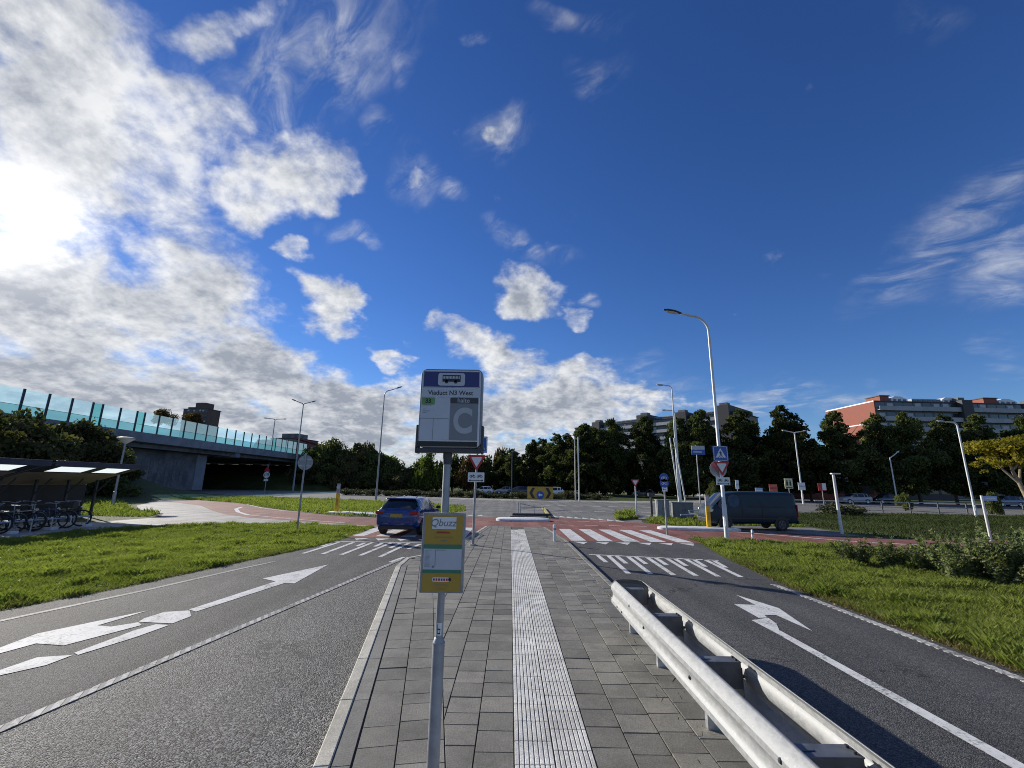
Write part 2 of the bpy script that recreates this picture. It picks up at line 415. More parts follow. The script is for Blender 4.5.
K['grass_bank'] = grassmat('rough bank grass', (0.040, 0.058, 0.017), (0.062, 0.080, 0.022), (0.075, 0.075, 0.03))
K['galv'] = plain('galvanised steel', (0.55, 0.57, 0.59), 0.42, 0.85, 0.25, 9.0, 0.12, 25)
K['galv_dull'] = plain('dull galvanised pole', (0.33, 0.34, 0.36), 0.55, 0.6, 0.22, 8.0, 0.05, 30)
K['pale_pole'] = plain('pale grey pole paint', (0.60, 0.61, 0.60), 0.5, 0.1, 0.12, 2.0)
K['grey_pole'] = plain('grey pole paint', (0.34, 0.35, 0.36), 0.5, 0.2, 0.15, 2.0)
K['dark_metal'] = plain('dark grey metal', (0.06, 0.063, 0.07), 0.5, 0.3, 0.2, 4.0)
K['frame_grey'] = plain('grey sign casing', (0.24, 0.25, 0.27), 0.45, 0.4, 0.12, 6.0)
K['blk'] = plain('black plastic', (0.018, 0.018, 0.02), 0.5, 0, 0.2, 4.0)
K['rubber'] = plain('tyre rubber', (0.02, 0.02, 0.021), 0.85, 0, 0.2, 8.0)
K['sign_white'] = plain('sign white', (0.72, 0.73, 0.74), 0.4, 0, 0.05, 3.0)
K['sign_pale'] = plain('display panel white', (0.50, 0.53, 0.58), 0.35, 0, 0.06, 5.0)
K['sign_grey'] = plain('display panel grey', (0.20, 0.215, 0.235), 0.35, 0, 0.05, 5.0)
K['sign_letter'] = plain('display letter grey', (0.42, 0.44, 0.47), 0.4, 0, 0.04, 5.0)
K['sign_navy'] = plain('sign navy', (0.022, 0.028, 0.16), 0.35, 0, 0.06, 5.0)
K['sign_blue'] = plain('sign blue', (0.02, 0.085, 0.38), 0.4, 0, 0.05, 3.0)
K['sign_red'] = plain('sign red', (0.42, 0.02, 0.025), 0.4, 0, 0.05, 3.0)
K['sign_yellow'] = plain('poster yellow', (0.42, 0.27, 0.035), 0.5, 0, 0.06, 5.0)
K['sign_green'] = plain('poster green', (0.05, 0.20, 0.12), 0.45, 0, 0.05, 5.0)
K['sign_lime'] = plain('badge green', (0.13, 0.30, 0.10), 0.45, 0, 0.05, 5.0)
K['sign_sky'] = plain('street sign light blue', (0.30, 0.48, 0.75), 0.4, 0, 0.05, 3.0)
K['bollard_yellow'] = plain('bollard yellow', (0.72, 0.42, 0.02), 0.45, 0, 0.1, 4.0)
K['orange'] = plain('orange lens', (0.75, 0.20, 0.03), 0.3, 0, 0.1, 6.0)
K['red_lens'] = plain('red lens', (0.35, 0.01, 0.012), 0.2, 0, 0.1, 6.0)
K['glass_dark'] = glassmat('dark tinted glass', (0.012, 0.015, 0.018))
K['glass_win'] = glassmat('window glass', (0.045, 0.055, 0.07), 0.12, 0.6)
K['chrome'] = plain('bright metal', (0.6, 0.6, 0.6), 0.25, 1.0, 0.1, 6.0)
K['brick_red'] = plain('red brick wall', (0.27, 0.088, 0.060), 0.85, 0, 0.16, 0.8, 0.2, 12)
K['brick_dark'] = plain('dark brown brick', (0.12, 0.085, 0.07), 0.85, 0, 0.2, 0.6)
K['facade_grey'] = plain('grey facade panel', (0.17, 0.175, 0.185), 0.8, 0, 0.2, 0.3)
K['parapet'] = plain('pale balcony front', (0.36, 0.37, 0.39), 0.75, 0, 0.15, 0.25)
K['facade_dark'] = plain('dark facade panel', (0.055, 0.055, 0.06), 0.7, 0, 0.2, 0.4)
K['bark'] = plain('tree bark', (0.07, 0.055, 0.042), 0.9, 0, 0.35, 3.0, 0.4, 12)
K['bark_pale'] = plain('pale tree bark', (0.24, 0.20, 0.14), 0.9, 0, 0.3, 3.0, 0.4, 12)
K['tan'] = plain('tan ply soffit', (0.30, 0.24, 0.18), 0.7, 0, 0.18, 1.0)
K['roof_dark'] = plain('dark shelter steel', (0.05, 0.055, 0.075), 0.5, 0.2, 0.2, 1.2)

# ------------------------------------------------------------------ ground plan (metres, road level z = 0)
def struct(name, m_, polys, z):
    b = MB()
    for p in polys: b.sheet(p, z)
    o = b.build(name, m_, fix=False)
    for p_ in o.data.polygons: pass
    bm = bmesh.new(); bm.from_mesh(o.data)
    for f in bm.faces:
        if f.normal.z < 0: f.normal_flip()
    bm.to_mesh(o.data); bm.free()
    return tag(o, kind='structure')
def circle(cx, cy, r_, n=64, a0=0, a1=360): return [(cx+r_*math.cos(R(a0+(a1-a0)*k/n)), cy+r_*math.sin(R(a0+(a1-a0)*k/n))) for k in range(n if a1-a0 >= 360 else n+1)]
S = 2500
struct('ground', K['grass'], [[(-S, -S), (S, -S), (S, S), (-S, S)]], 0.0)
LE = [(-10.2, -14), (-8.9, 0), (-8.05, 7.6), (-7.5, 9.3), (-7.04, 11.85), (-6.15, 15.7), (-6.1, 19), (-6.3, 22.4)]
RE = [(6.1, -14), (6.1, 10.5), (6.5, 14), (7.35, 18.2)]
struct('road', K['asphalt_dark'], [
    [(1.9, -14), (6.1, -14), (6.1, 10.5), (6.5, 14), (7.35, 18.2), (7.35, 22.6), (1.9, 22.6)]], 0.003)
struct('carriageway', K['asphalt'], [LE+[(-1.0, 22.4), (-1.0, -14)]], 0.003)
struct('bus_bay', K['bay'], [[(-4.95, -14), (-4.75, 0), (-4.2, 4.3), (-2.93, 12.97), (-2.35, 13.2), (0.9, -14)]], 0.006)
struct('roundabout', K['ringroad'], [
    [(-6.3, 28), (-4.6, 31), (-3.4, 35.5), (-4.2, 43.2), (-15.1, 51.2), (-33, 58.5), (-60, 70), (-120, 88), (-120, 108), (-60, 96), (-36, 92),
     (-30, 120), (0, 140), (40, 125), (58, 92), (110, 70), (110, 42), (60, 40), (31, 41.4), (22, 40), (14, 36.5), (10.2, 31.8), (8.6, 30), (7.9, 27.5), (7.6, 24)]], 0.004)
struct('roundabout_apron', K['path'], [circle(8, 93, 36)], 0.012)
struct('cycle_crossing', K['red'], [
    [(-6.3, 17.9), (-1.5, 17.9), (-1.0, 22.3), (1.95, 22.3), (2.15, 17.75), (7.35, 17.75), (7.4, 19.4), (9.3, 18.7), (11.7, 18.1), (13.0, 16.9), (17.1, 15.4), (28, 12.2), (48, 7.5),
     (50, 12), (34, 17.2), (25, 20.2), (22.3, 20.4), (17.2, 19.9), (15.0, 20.9), (12, 22.2), (9.4, 24.2), (8.0, 26.6), (6.6, 28.0), (2.6, 29.8), (-1.9, 29.6), (-6.5, 28.2), (-10, 27.9), (-14, 31), (-19.5, 36),
     (-25.2, 42), (-32, 46.5), (-36, 47), (-36, 43), (-30, 41), (-25, 37), (-20.5, 31.5), (-17.6, 28.3), (-14.6, 26), (-11.2, 24.4), (-8.5, 23.2), (-6.4, 22.5)]], 0.0055)
struct('footpath', K['path'], [
    [(-15.6, 2), (-16.6, 9), (-17.1, 15.6), (-17.4, 18.5), (-15.8, 20.8), (-13.6, 22.6), (-10.9, 23.3), (-8.2, 22.6), (-6.4, 22.1), (-6.4, 22.6), (-8.5, 23.3), (-11.2, 24.5), (-14.6, 26.1), (-17.6, 28.4), (-20.5, 31.6), (-25.2, 37.2), (-30.2, 41.2), (-33, 42), (-29, 35.5), (-25, 31),
     (-23.5, 29.6), (-21.5, 28.5), (-19.4, 25.5), (-20.0, 22.0), (-24.5, 21.9), (-24.5, 12), (-20.4, 12), (-19, 2)],
    [(8.7, 29.9), (10.2, 31.6), (14, 36), (12, 36.4), (8.2, 30.6)]], 0.0042)
struct('parking_strip', K['ringroad'], [[(9.5, 24.3), (12, 22.3), (15.0, 21.0), (16.2, 21.2), (16.6, 25.3), (12, 26.0), (9.6, 26.2)]], 0.007)
struct('far_street', K['ringroad'], [[(40, 60), (140, 58), (140, 66), (30, 74), (24, 70)]], 0.005)

# painted markings, each as its own sheet just above the asphalt
def z2(ox, oy, s, pts): return [G(ox+a*s, oy+b*s) for a, b in pts]
mk = []
q = 420/1024
for pl in ([(800, 12), (640, 46), (672, 53), (460, 122), (478, 127), (694, 57), (718, 58)],
           [(400, 128), (462, 124), (466, 138), (420, 156), (338, 152), (350, 144)],
           [(412, 160), (380, 158), (330, 172), (180, 228), (190, 233), (332, 189)],
           [(362, 124), (90, 181), (0, 215), (-260, 300), (-260, 312), (0, 229), (88, 205), (155, 210), (345, 160), (337, 153), (270, 164), (238, 161)],
           [(178, 233), (90, 239), (0, 270), (-200, 340), (-200, 360), (0, 283), (112, 258)]):
    mk.append(z2(0, 560, q, pl))
q = 294/1024
for pl in ([(22, 332), (170, 378), (288, 459), (160, 402), (120, 402), (130, 411), (100, 412), (14, 364), (88, 367)],
           [(75, 420), (133, 412), (162, 432), (172, 455), (612, 697), (1199, 1020), (1129, 1020), (565, 697), (158, 464)]):
    mk.append(z2(730, 500, q, pl))
q = 0.25
def stripe(ox, oy, s, a, b, wd):
    (x0, y0), (x1, y1) = z2(ox, oy, s, [a, b]); L = math.hypot(x1-x0, y1-y0); nx, ny = -(y1-y0)/L*wd/2, (x1-x0)/L*wd/2
    return [(x0+nx, y0+ny), (x1+nx, y1+ny), (x1-nx, y1-ny), (x0-nx, y0-ny)]
mk.append(stripe(240, 370, q, (365, 686), (740, 693), 0.12))
for a, b in (((395, 690), (252, 735)), ((455, 690), (330, 737)), ((530, 691), (405, 740)), ((605, 692), (480, 743)), ((675, 694), (560, 748)),
             ((368, 692), (325, 706)), ((500, 692), (467, 706)), ((570, 693), (540, 707)), ((640, 694), (600, 713)), ((722, 697), (672, 717))):
    mk.append(stripe(240, 370, q, a, b, 0.13))
mk.append(stripe(240, 370, q, (655, 750), (600, 770), 0.12))
q = 280/1024
mk.append(stripe(480, 500, q, (398, 200), (872, 222), 0.12))
for a, b in (((470, 205), (543, 270)), ((540, 207), (625, 272)), ((610, 210), (708, 275)), ((680, 213), (790, 278)), ((750, 216), (872, 281)), ((820, 218), (955, 283)),
             ((430, 203), (462, 229)), ((500, 206), (535, 233)), ((570, 209), (608, 235)), ((640, 211), (682, 238)), ((710, 214), (755, 242)), ((780, 217), (825, 245)), ((852, 221), (900, 248))):
    mk.append(stripe(480, 500, q, a, b, 0.13))
for x in (2.38, 3.38, 4.38, 5.38, 6.38):                          # zebra on the right lane, then on the left one
    mk.append([(x+(x-2.4)*0.02, 17.85), (x+0.58+(x-2.4)*0.03, 17.85), (x+0.55-0.02*(x-2.4), 22.4), (x-0.03*(x-2.4), 22.4)])
for x in (-2.0, -3.0, -4.0, -5.0, -6.0):
    mk.append([(x-0.3, 18.3), (x+0.25, 18.3), (x+0.25, 22.3), (x-0.3, 22.3)])
for x in (2.7, 3.5, 4.3, 5.1, 5.9, 6.7): mk.append([(x-0.28, 17.55), (x+0.28, 17.55), (x, 16.9)])      # give-way teeth
for x in (-5.6, -4.8, -4.0, -3.2): mk.append([(x-0.28, 17.6), (x+0.28, 17.6), (x, 17.0)])
for k in range(9):
    t = k/8; x = 3.0+3.6*t; y = 30.6-3.1*t; mk.append([(x-0.22, y+0.1), (x+0.25, y-0.1), (x+0.02, y+1.3)])
for k in range(5):
    t = k/4; x = -4.6+2.6*t; y = 29.9+0.4*t; mk.append([(x-0.22, y), (x+0.25, y), (x, y+1.1)])
for k in range(4):                                                 # cycle crossing dashes, both edges
    for yy in (24.6, 27.2): mk.append([(2.7+1.3*k, yy-0.05), (3.4+1.3*k, yy-0.15), (3.4+1.3*k, yy-0.02), (2.7+1.3*k, yy+0.09)])
    mk.append([(-5.8+1.3*k, 25.5), (-5.1+1.3*k, 25.6), (-5.1+1.3*k, 25.75), (-5.8+1.3*k, 25.65)])
for k in range(8): mk.append([(3.2+1.7*k, 46.6-0.1*k), (4.1+1.7*k, 46.5-0.1*k), (4.1+1.7*k, 46.95-0.1*k), (3.2+1.7*k, 47.05-0.1*k)])
for k in range(6): mk.append([(5.0+1.9*k, 37.4-0.1*k), (5.9+1.9*k, 37.3-0.1*k), (5.9+1.9*k, 37.6-0.1*k), (5.0+1.9*k, 37.7-0.1*k)])
def ribbon(pts, wd):
    a = []; b = []
    for i, p in enumerate(pts):
        p0 = Vector(pts[max(i-1, 0)]); p1 = Vector(pts[min(i+1, len(pts)-1)]); d_ = (p1-p0).normalized(); n_ = Vector((-d_.y, d_.x))*wd/2
        a.append((p[0]+n_.x, p[1]+n_.y)); b.append((p[0]-n_.x, p[1]-n_.y))
    return a+b[::-1]
mk.append(ribbon([(10.7, 22.5), (12.2, 21.2), (13.6, 19.6), (14.6, 18.8), (16.2, 18.2)], 0.16))
mk.append(ribbon([(13.0, 17.0), (17.1, 15.5), (28, 12.3), (40, 9.4)], 0.14))
mk.append(ribbon([G(*p) for p in ((248, 515), (238, 512), (236, 509), (242, 507))], 0.25))
mk.append(ribbon([G(*p) for p in ((247, 504.5), (262, 508), (285, 511), (310, 512.6), (336, 513.5))], 0.14))
mk.append(ribbon([G(*p) for p in ((248, 515), (275, 517.5), (310, 520.5), (345, 523))], 0.12))
struct('road_marking', K['white_paint'], mk, 0.0085)
# ribbed edge lines: blocks of thermoplastic
def blockline(pts, wd, pitch, slant):
    b = MB(); P = [Vector((x, y, 0)) for x, y in pts]
    for p, q_ in zip(P[:-1], P[1:]):
        L = (q_-p).length; d_ = (q_-p)/L; n_ = Vector((-d_.y, d_.x, 0)); k = 0.0
        while k < L:
            c = p+d_*k
            b.prism([tuple((c+n_*wd/2+d_*slant)[:2]), tuple((c-n_*wd/2)[:2]), tuple((c-n_*wd/2+d_*pitch*0.55)[:2]), tuple((c+n_*wd/2+d_*(slant+pitch*0.55))[:2])], 0.004, 0.0125)
            k += pitch
    return b
b = blockline([(-5.80, -6), (-3.02, 12.97)], 0.12, 0.16, 0.15)
c2 = blockline([(5.9, -6), (5.9, 10.4)], 0.13, 0.13, 0.10); b.add(c2.v, c2.f)
tag(b.build('edge_line', K['white_block']), kind='structure')
struct('edge_line_base', paint('worn edge line paint', (0.24, 0.24, 0.235), 0.5), [ribbon([(-5.80, -6), (-3.02, 12.97)], 0.12)], 0.0095)
struct('left_edge_line', paint('faded edge paint', (0.30, 0.30, 0.29), 0.6), [ribbon([(-8.55, 0), (-7.55, 7.1), (-6.95, 9.2), (-6.5, 11.3), (-6.2, 12.4)], 0.11)], 0.0075)

struct('right_edge_line', K['white_block'], [ribbon([(5.9, -6), (5.9, 10.4)], 0.12)], 0.0095)
# ---- central island: kerbs, flags and guide strip as real stones
IL = [(-0.195, -3.0), (-1.37, 3.64), (-2.74, 11.38), (-2.78, 12.6), (-2.3, 13.4), (-1.62, 17.19), (-1.16, 22.0)]
IR = [(2.16, -3.0), (2.16, 10.3), (2.12, 17.2), (1.72, 22.0)]
ISL = IL+IR[::-1]
ZP = 0.115
struct('island_bed', plain('dark joint sand', (0.05, 0.05, 0.042), 0.95, 0, 0.3, 12.0), [ISL], ZP-0.012)
def clip(poly, a, b_):
    """keep the part of a polygon left of the line a->b"""
    o = []; n = len(poly)
    f = lambda p: (b_[0]-a[0])*(p[1]-a[1])-(b_[1]-a[1])*(p[0]-a[0])
    for i in range(n):
        p, q_ = poly[i], poly[(i+1) % n]; fp, fq = f(p), f(q_)
        if fp >= 0: o.append(p)
        if fp*fq < 0:
            t = fp/(fp-fq); o.append((p[0]+(q_[0]-p[0])*t, p[1]+(q_[1]-p[1])*t))
    return o
def area(p): return abs(sum(p[i][0]*p[(i+1) % len(p)][1]-p[(i+1) % len(p)][0]*p[i][1] for i in range(len(p))))/2
random.seed(4)
TV = []; TF = []; TT = []
def stone(poly, ztop, tint, joint=0.004, cham=0.006, tilt=0.0022):
    if len(poly) < 3 or area(poly) < 0.0012: return
    cx = sum(p[0] for p in poly)/len(poly); cy = sum(p[1] for p in poly)/len(poly)
    n = len(poly)
    if sum(poly[i_][0]*poly[(i_+1) % n][1]-poly[(i_+1) % n][0]*poly[i_][1] for i_ in range(n)) < 0: poly = poly[::-1]
    def inset(d_):
        r_ = list(poly)
        for i_ in range(n):
            p, q_ = poly[i_], poly[(i_+1) % n]; l = math.hypot(q_[0]-p[0], q_[1]-p[1])
            if l < 1e-6: continue
            nx, ny = -(q_[1]-p[1])/l*d_, (q_[0]-p[0])/l*d_
            r_ = clip(r_, (p[0]+nx, p[1]+ny), (q_[0]+nx, q_[1]+ny))
        return r_
    a = inset(joint)
    if len(a) < 3 or area(a) < 0.001: return
    poly = a; n = len(a); c = inset(cham); k = len(TV)
    if len(c) != n: c = [(cx+(x-cx)*0.93, cy+(y-cy)*0.93) for x, y in a]
    tx, ty, dz = random.gauss(0, tilt*3), random.gauss(0, tilt*3), random.gauss(0, tilt*0.6)
    for pts, z in ((a, ztop-0.03), (a, ztop-0.005), (c, ztop)):
        for x, y in pts: TV.append((x, y, z+dz+tx*(x-cx)+ty*(y-cy)))
    for l in (0, 1):
        for i in range(n): TF.append((k+l*n+i, k+l*n+(i+1) % n, k+(l+1)*n+(i+1) % n, k+(l+1)*n+i)); TT.append(tint)
    TF.append(tuple(k+2*n+i for i in range(n))); TT.append(tint)
def tint(): return min(1, max(0, random.gauss(0.5, 0.22)))
seamL = [(-0.88, -3.0), (-1.9, 3.64), (0, 0)]
# straight columns of 30 cm flags beside the guide strip
seam_a, seam_b = (0.665, -3.0), (-1.90, 12.6)                     # where they meet the flags laid along the kerb
for ci in range(-12, 8):
    x0 = 0.06+0.6*0 + (ci*0.30 if ci < 0 else 0.6+ci*0.30); x1 = x0+0.30
    y = -3.0+random.choice((0.0, 0.15, 0.07))
    while y < 22.0:
        L = 0.30 if random.random() > 0.05 else 0.2
        pl = [(x0, y), (x1, y), (x1, y+L), (x0, y+L)]
        if y < 12.6 and x0 < 0: pl = clip(pl, seam_b, seam_a)
        pl_ = pl
        if y < 12.6 and pl_ and x0 < 0: pl_ = clip(pl_, (9, 12.6), (-9, 12.6)) if False and y+L > 12.6 else pl_
        for i in range(len(IL)-1):
            if i >= 3 and y >= 12.3 and y+L > IL[i][1]-0.3 and y < IL[i+1][1]+0.3 and pl_:
                a_, b_ = IL[i], IL[i+1]; pl_ = clip(pl_, (b_[0]+0.27, b_[1]), (a_[0]+0.27, a_[1])) if x0 < 0 else pl_
        for i in range(len(IR)-1):
            if x1 > 1.3 and pl_ and y+L > IR[i][1] and y < IR[i+1][1]:
                a_, b_ = IR[i], IR[i+1]; pl_ = clip(pl_, (a_[0]-0.12, a_[1]), (b_[0]-0.12, b_[1]))
        if pl_: stone(pl_, ZP, tint(), 0.0045, 0.002)
        y += L
# rows laid parallel to the bay kerb
d_ = Vector((IL[2][0]-IL[0][0], IL[2][1]-IL[0][1])).normalized(); n_ = Vector((d_.y, -d_.x)); o_ = Vector(IL[0])
for ci in range(0, 3):
    s_ = -0.3+random.choice((0, 0.15, 0.08))
    while s_ < 16:
        L = 0.30 if random.random() > 0.06 else 0.2
        a0 = 0.27+0.30*ci
        pl = [tuple(o_+n_*u_+d_*t_) for u_, t_ in ((a0, s_), (a0+0.3, s_), (a0+0.3, s_+L), (a0, s_+L))]
        pl = clip(pl, seam_a, seam_b)
        if pl: pl = clip(pl, (9, 12.6), (-9, 12.6))[:]
        pl = [p for p in pl] if pl else pl
        if pl and max(p[1] for p in pl) <= 12.62: stone(pl, ZP, tint(), 0.0045, 0.002)
        s_ += L
def stones_obj(name, m_):
    me = bpy.data.meshes.new(name); me.from_pydata(TV, [], TF); me.materials.append(m_)
    at_ = me.attributes.new('tint', 'FLOAT', 'FACE'); at_.data.foreach_set('value', TT)
    bm = bmesh.new(); bm.from_mesh(me); bmesh.ops.recalc_face_normals(bm, faces=bm.faces); bm.to_mesh(me); bm.free()
    o = bpy.data.objects.new(name, me); COL.objects.link(o); TV.clear(); TF.clear(); TT.clear()
    return tag(o, kind='structure')
def flagmat(name, a, b_):
    m_, k = newmat(name); p = gpos(k)
    at_ = k.t.nodes.new('ShaderNodeAttribute'); at_.attribute_name = 'tint'
    c = k.mix(at_.outputs['Fac'], c4(a), c4(b_))
    f = k.m('MULTIPLY', k.mr(k.noise(p, 2.2, 7, 0.7), 0.3, 0.7, 0.70, 1.2), k.m('MULTIPLY', k.mr(k.noise(p, 70.0, 4, 0.8), 0.3, 0.7, 0.68, 1.3), k.mr(k.noise(p, 190.0, 2, 0.8), 0.3, 0.7, 0.75, 1.25)))
    sp_ = k.mr(k.noise(p, 9.0, 3, 0.5), 0.72, 0.76, 1.0, 0.45); f = k.m('MULTIPLY', f, sp_)
    c = k.mix(1.0, c, k.xyz(f, f, f), 'MULTIPLY')
    moss = k.m('MULTIPLY', k.mr(k.noise(p, 1.1, 6, 0.7), 0.55, 0.72, 0, 0.4), 1.0); c = k.mix(moss, c, (0.075, 0.085, 0.045, 1))
    out(k, bsdf(k, c, 0.72, 0, bump(k, k.noise(p, 220.0, 4, 0.7), 0.35, 0.004), Specular_IOR_Level=0.45)); return m_
stones_obj('pavement', flagmat('grey concrete flags', (0.125, 0.119, 0.100), (0.235, 0.222, 0.186)))
# kerb stones
random.seed(9)
for line, wd, side in ((IL, 0.26, 1), (IR, 0.11, -1)):
    for i in range(len(line)-1):
        a_, b_ = Vector(line[i]), Vector(line[i+1]); L = (b_-a_).length; d_ = (b_-a_)/L; n_ = Vector((d_.y, -d_.x))*side
        k = 0.0
        while k < L-0.02:
            l = min(1.0, L-k); p = a_+d_*k
            if side == 1:
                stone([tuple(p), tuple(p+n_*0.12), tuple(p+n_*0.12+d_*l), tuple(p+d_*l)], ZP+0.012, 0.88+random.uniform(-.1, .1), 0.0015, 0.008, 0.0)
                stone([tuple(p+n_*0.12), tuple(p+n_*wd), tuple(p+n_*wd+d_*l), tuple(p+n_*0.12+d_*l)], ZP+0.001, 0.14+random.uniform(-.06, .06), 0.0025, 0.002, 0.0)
            else:
                stone([tuple(p), tuple(p+n_*wd), tuple(p+n_*wd+d_*l), tuple(p+d_*l)], ZP+0.004, 0.22+random.uniform(-.1, .1), 0.002, 0.006, 0.0)
            k += l
for v_i, v in enumerate(TV):                                       # kerbs reach down to the road
    if v[2] < ZP-0.012: TV[v_i] = (v[0], v[1], -0.02)
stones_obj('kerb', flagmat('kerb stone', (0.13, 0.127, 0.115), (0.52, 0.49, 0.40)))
# ribbed white guide tiles
random.seed(3)
for cx in (0.21, 0.51):
    y = -3.0+(0.12 if cx < 0.4 else 0.0)
    while y < 20.5:
        stone([(cx-0.15, y), (cx+0.15, y), (cx+0.15, y+0.3), (cx-0.15, y+0.3)], ZP, random.uniform(0.0, 0.25), 0.002, 0.002, 0.001)
        t_ = random.uniform(0.82, 1.0)
        for r_ in range(8):
            xr = cx-0.1295+r_*0.037
            k = len(TV); z = ZP+0.006+random.gauss(0, 0.0004)
            for (xx, hh) in ((xr-0.0155, ZP-0.004), (xr-0.012, z), (xr+0.012, z), (xr+0.0155, ZP-0.004)):
                TV.append((xx, y+0.004, hh)); TV.append((xx, y+0.294, hh))
            TF.extend([(k, k+1, k+3, k+2), (k+2, k+3, k+5, k+4), (k+4, k+5, k+7, k+6), (k, k+2, k+4, k+6), (k+1, k+7, k+5, k+3)]); TT.extend([t_]*5)
        y += 0.3
stones_obj('guide_strip', flagmat('white ribbed guide tile', (0.10, 0.098, 0.09), (0.63, 0.625, 0.59)))
# splitter islands with pale kerbs
def kerb_island(name, pts, h, m_):
    b = MB(); n = len(pts); cx = sum(p[0] for p in pts)/n; cy = sum(p[1] for p in pts)/n
    ins = [(cx+(x-cx)*0.94, cy+(y-cy)*0.86) for x, y in pts]
    vs = [(x, y, -0.01) for x, y in pts]+[(x, y, h*0.75) for x, y in pts]+[(x, y, h) for x, y in ins]
    fs = [(i, (i+1) % n, n+(i+1) % n, n+i) for i in range(n)]+[(n+i, n+(i+1) % n, 2*n+(i+1) % n, 2*n+i) for i in range(n)]+[tuple(range(2*n, 3*n))]
    b.add(vs, fs); return tag(b.build(name, m_, smooth=True), kind='structure')
def capsule(a, b_, r_, n=8):
    a, b_ = Vector(a), Vector(b_); d_ = (b_-a).normalized(); t0 = math.atan2(d_.y, d_.x); o = []
    for k in range(n+1): o.append((b_.x+r_*math.cos(t0-math.pi/2+math.pi*k/n), b_.y+r_*math.sin(t0-math.pi/2+math.pi*k/n)))
    for k in range(n+1): o.append((a.x+r_*math.cos(t0+math.pi/2+math.pi*k/n), a.y+r_*math.sin(t0+math.pi/2+math.pi*k/n)))
    return o
kerb_island('median_kerb', capsule((-0.1, 27.0), (1.65, 27.0), 0.72), 0.16, K['conc_white'])
kerb_island('median_kerb', capsule((-11.6, 30.6), (-7.6, 29.1), 0.55), 0.14, K['conc_white'])
kerb_island('median_kerb', capsule((7.9, 23.2), (11.0, 22.9), 0.45), 0.14, K['conc_white'])
b = MB(); b.prism([(0.0, 29.0), (2.3, 29.0), (2.45, 33), (2.7, 39.5), (2.3, 39.8), (0.4, 33)], -0.01, 0.13); tag(b.build('median_island', K['conc_dark']), kind='structure')
b = MB(); b.prism([(2.42, 29.2), (2.62, 29.2), (3.0, 39.9), (2.72, 39.9)], 0.0, 0.15); tag(b.build('painted_kerb', K['yellow_paint']), kind='structure')


# ------------------------------------------------------------------ bus stop flag
sx0, sy0 = -0.455, 3.2
t = empty('bus_stop_sign', (sx0, sy0, ZP), 0, 'bus stop pole with flag reading Viaduct N3 West above a yellow timetable panel', 'bus stop sign')
b = MB(); b.tube([(0, 0, -0.05), (0, 0, 0.955), (0, 0, 0.99), (0, 0, 0.995)], [0.040, 0.040, 0.030, 0.026], 20); b.tube([(0, 0, 0.99), (0, 0, 2.30)], 0.0262, 18)
b.tube([(0, 0, 0.955), (0, 0, 0.965)], 0.0415, 20)
pole = b.build('pole', K['galv_dull'], t, smooth=True)
b = MB()
for z in (1.72,): b.tube([(0, 0, z), (0, 0, z+0.03)], 0.034, 16); b.box((0, -0.02, z+0.015), (0.05, 0.06, 0.03))
b.build('clamp', K['galv_dull'], t, smooth=True)
def sX(zx): return (zx-355)*0.00084+0.014
def sZ(zy): return 2.92-ZP-(zy-45)*0.00088
b = MB(); fr = rrect(sX(85), sZ(700), sX(625), sZ(45), 0.045); b.prism(fr, -0.055, 0.055, 'y')
b.build('flag_casing', K['frame_grey'], t, bevel=0.006)
b = MB()
b.box((sX(78), 0, sZ(630)), (0.018, 0.10, 0.20)); b.box((sX(632), 0, sZ(630)), (0.018, 0.10, 0.20))
b.prism([(sX(68), sZ(690)), (sX(90), sZ(738)), (sX(610), sZ(738)), (sX(642), sZ(690)), (sX(625), sZ(690)), (sX(600), sZ(702)), (sX(100), sZ(702)), (sX(80), sZ(690))], -0.05, 0.05, 'y')
b.tube([(0, 0, sZ(830)), (0, 0, sZ(736))], 0.032, 16)
b.build('bracket', K['dark_metal'], t, bevel=0.004)
yf = -0.0555
def face(name, m_, x0, z0, x1, z1, lift, r_=0.0, par=t):
    b = MB(); p = rrect(x0, z0, x1, z1, r_) if r_ else [(x0, z0), (x1, z0), (x1, z1), (x0, z1)]
    b.prism(p, -0.001, 0.001, 'y', (0, lift, 0)); return b.build(name, m_, par)
fp = face('face_panel', K['sign_white'], sX(98), sZ(692), sX(608), sZ(58), yf-0.002, 0.02)
hd = face('header_panel', K['sign_navy'], sX(106), sZ(205), sX(600), sZ(66), yf-0.005)
b = MB()
for x0, z0, x1, z1 in ((106, 205, 600, 200), (106, 71, 600, 66), (106, 205, 112, 66), (594, 205, 600, 66)):
    b.box(((sX(x0)+sX(x1))/2, yf-0.0075, (sZ(z0)+sZ(z1))/2), (abs(sX(x1)-sX(x0)), 0.002, abs(sZ(z1)-sZ(z0))))
b.build('border', K['sign_letter'], hd)
pp = face('pictogram_plate', K['sign_pale'], sX(236), sZ(190), sX(470), sZ(82), yf-0.0085, 0.018)
b = MB(); zc = yf-0.011
def rx(x0, z0, x1, z1): b.box(((sX(x0)+sX(x1))/2, zc, (sZ(z0)+sZ(z1))/2), (abs(sX(x1)-sX(x0)), 0.003, abs(sZ(z1)-sZ(z0))))
rx(275, 100, 432, 108); rx(275, 132, 432, 156)
for x in (275, 300, 327, 354, 381, 408, 427): rx(x, 106, x+5, 134)
for x in (310, 390): b.disc((sX(x), zc, sZ(157)), 0.0125, 'y', 0.003, 16)
b.build('bus_pictogram', K['blk'], pp)
face('name_strip', K['sign_pale'], sX(98), sZ(286), sX(605), sZ(214), yf-0.005)
text('stop_name', 'Viaduct N3 West', 0.047, (sX(350), yf-0.007, sZ(251)), K['blk'], t, bold=0.0004, sx=0.98)
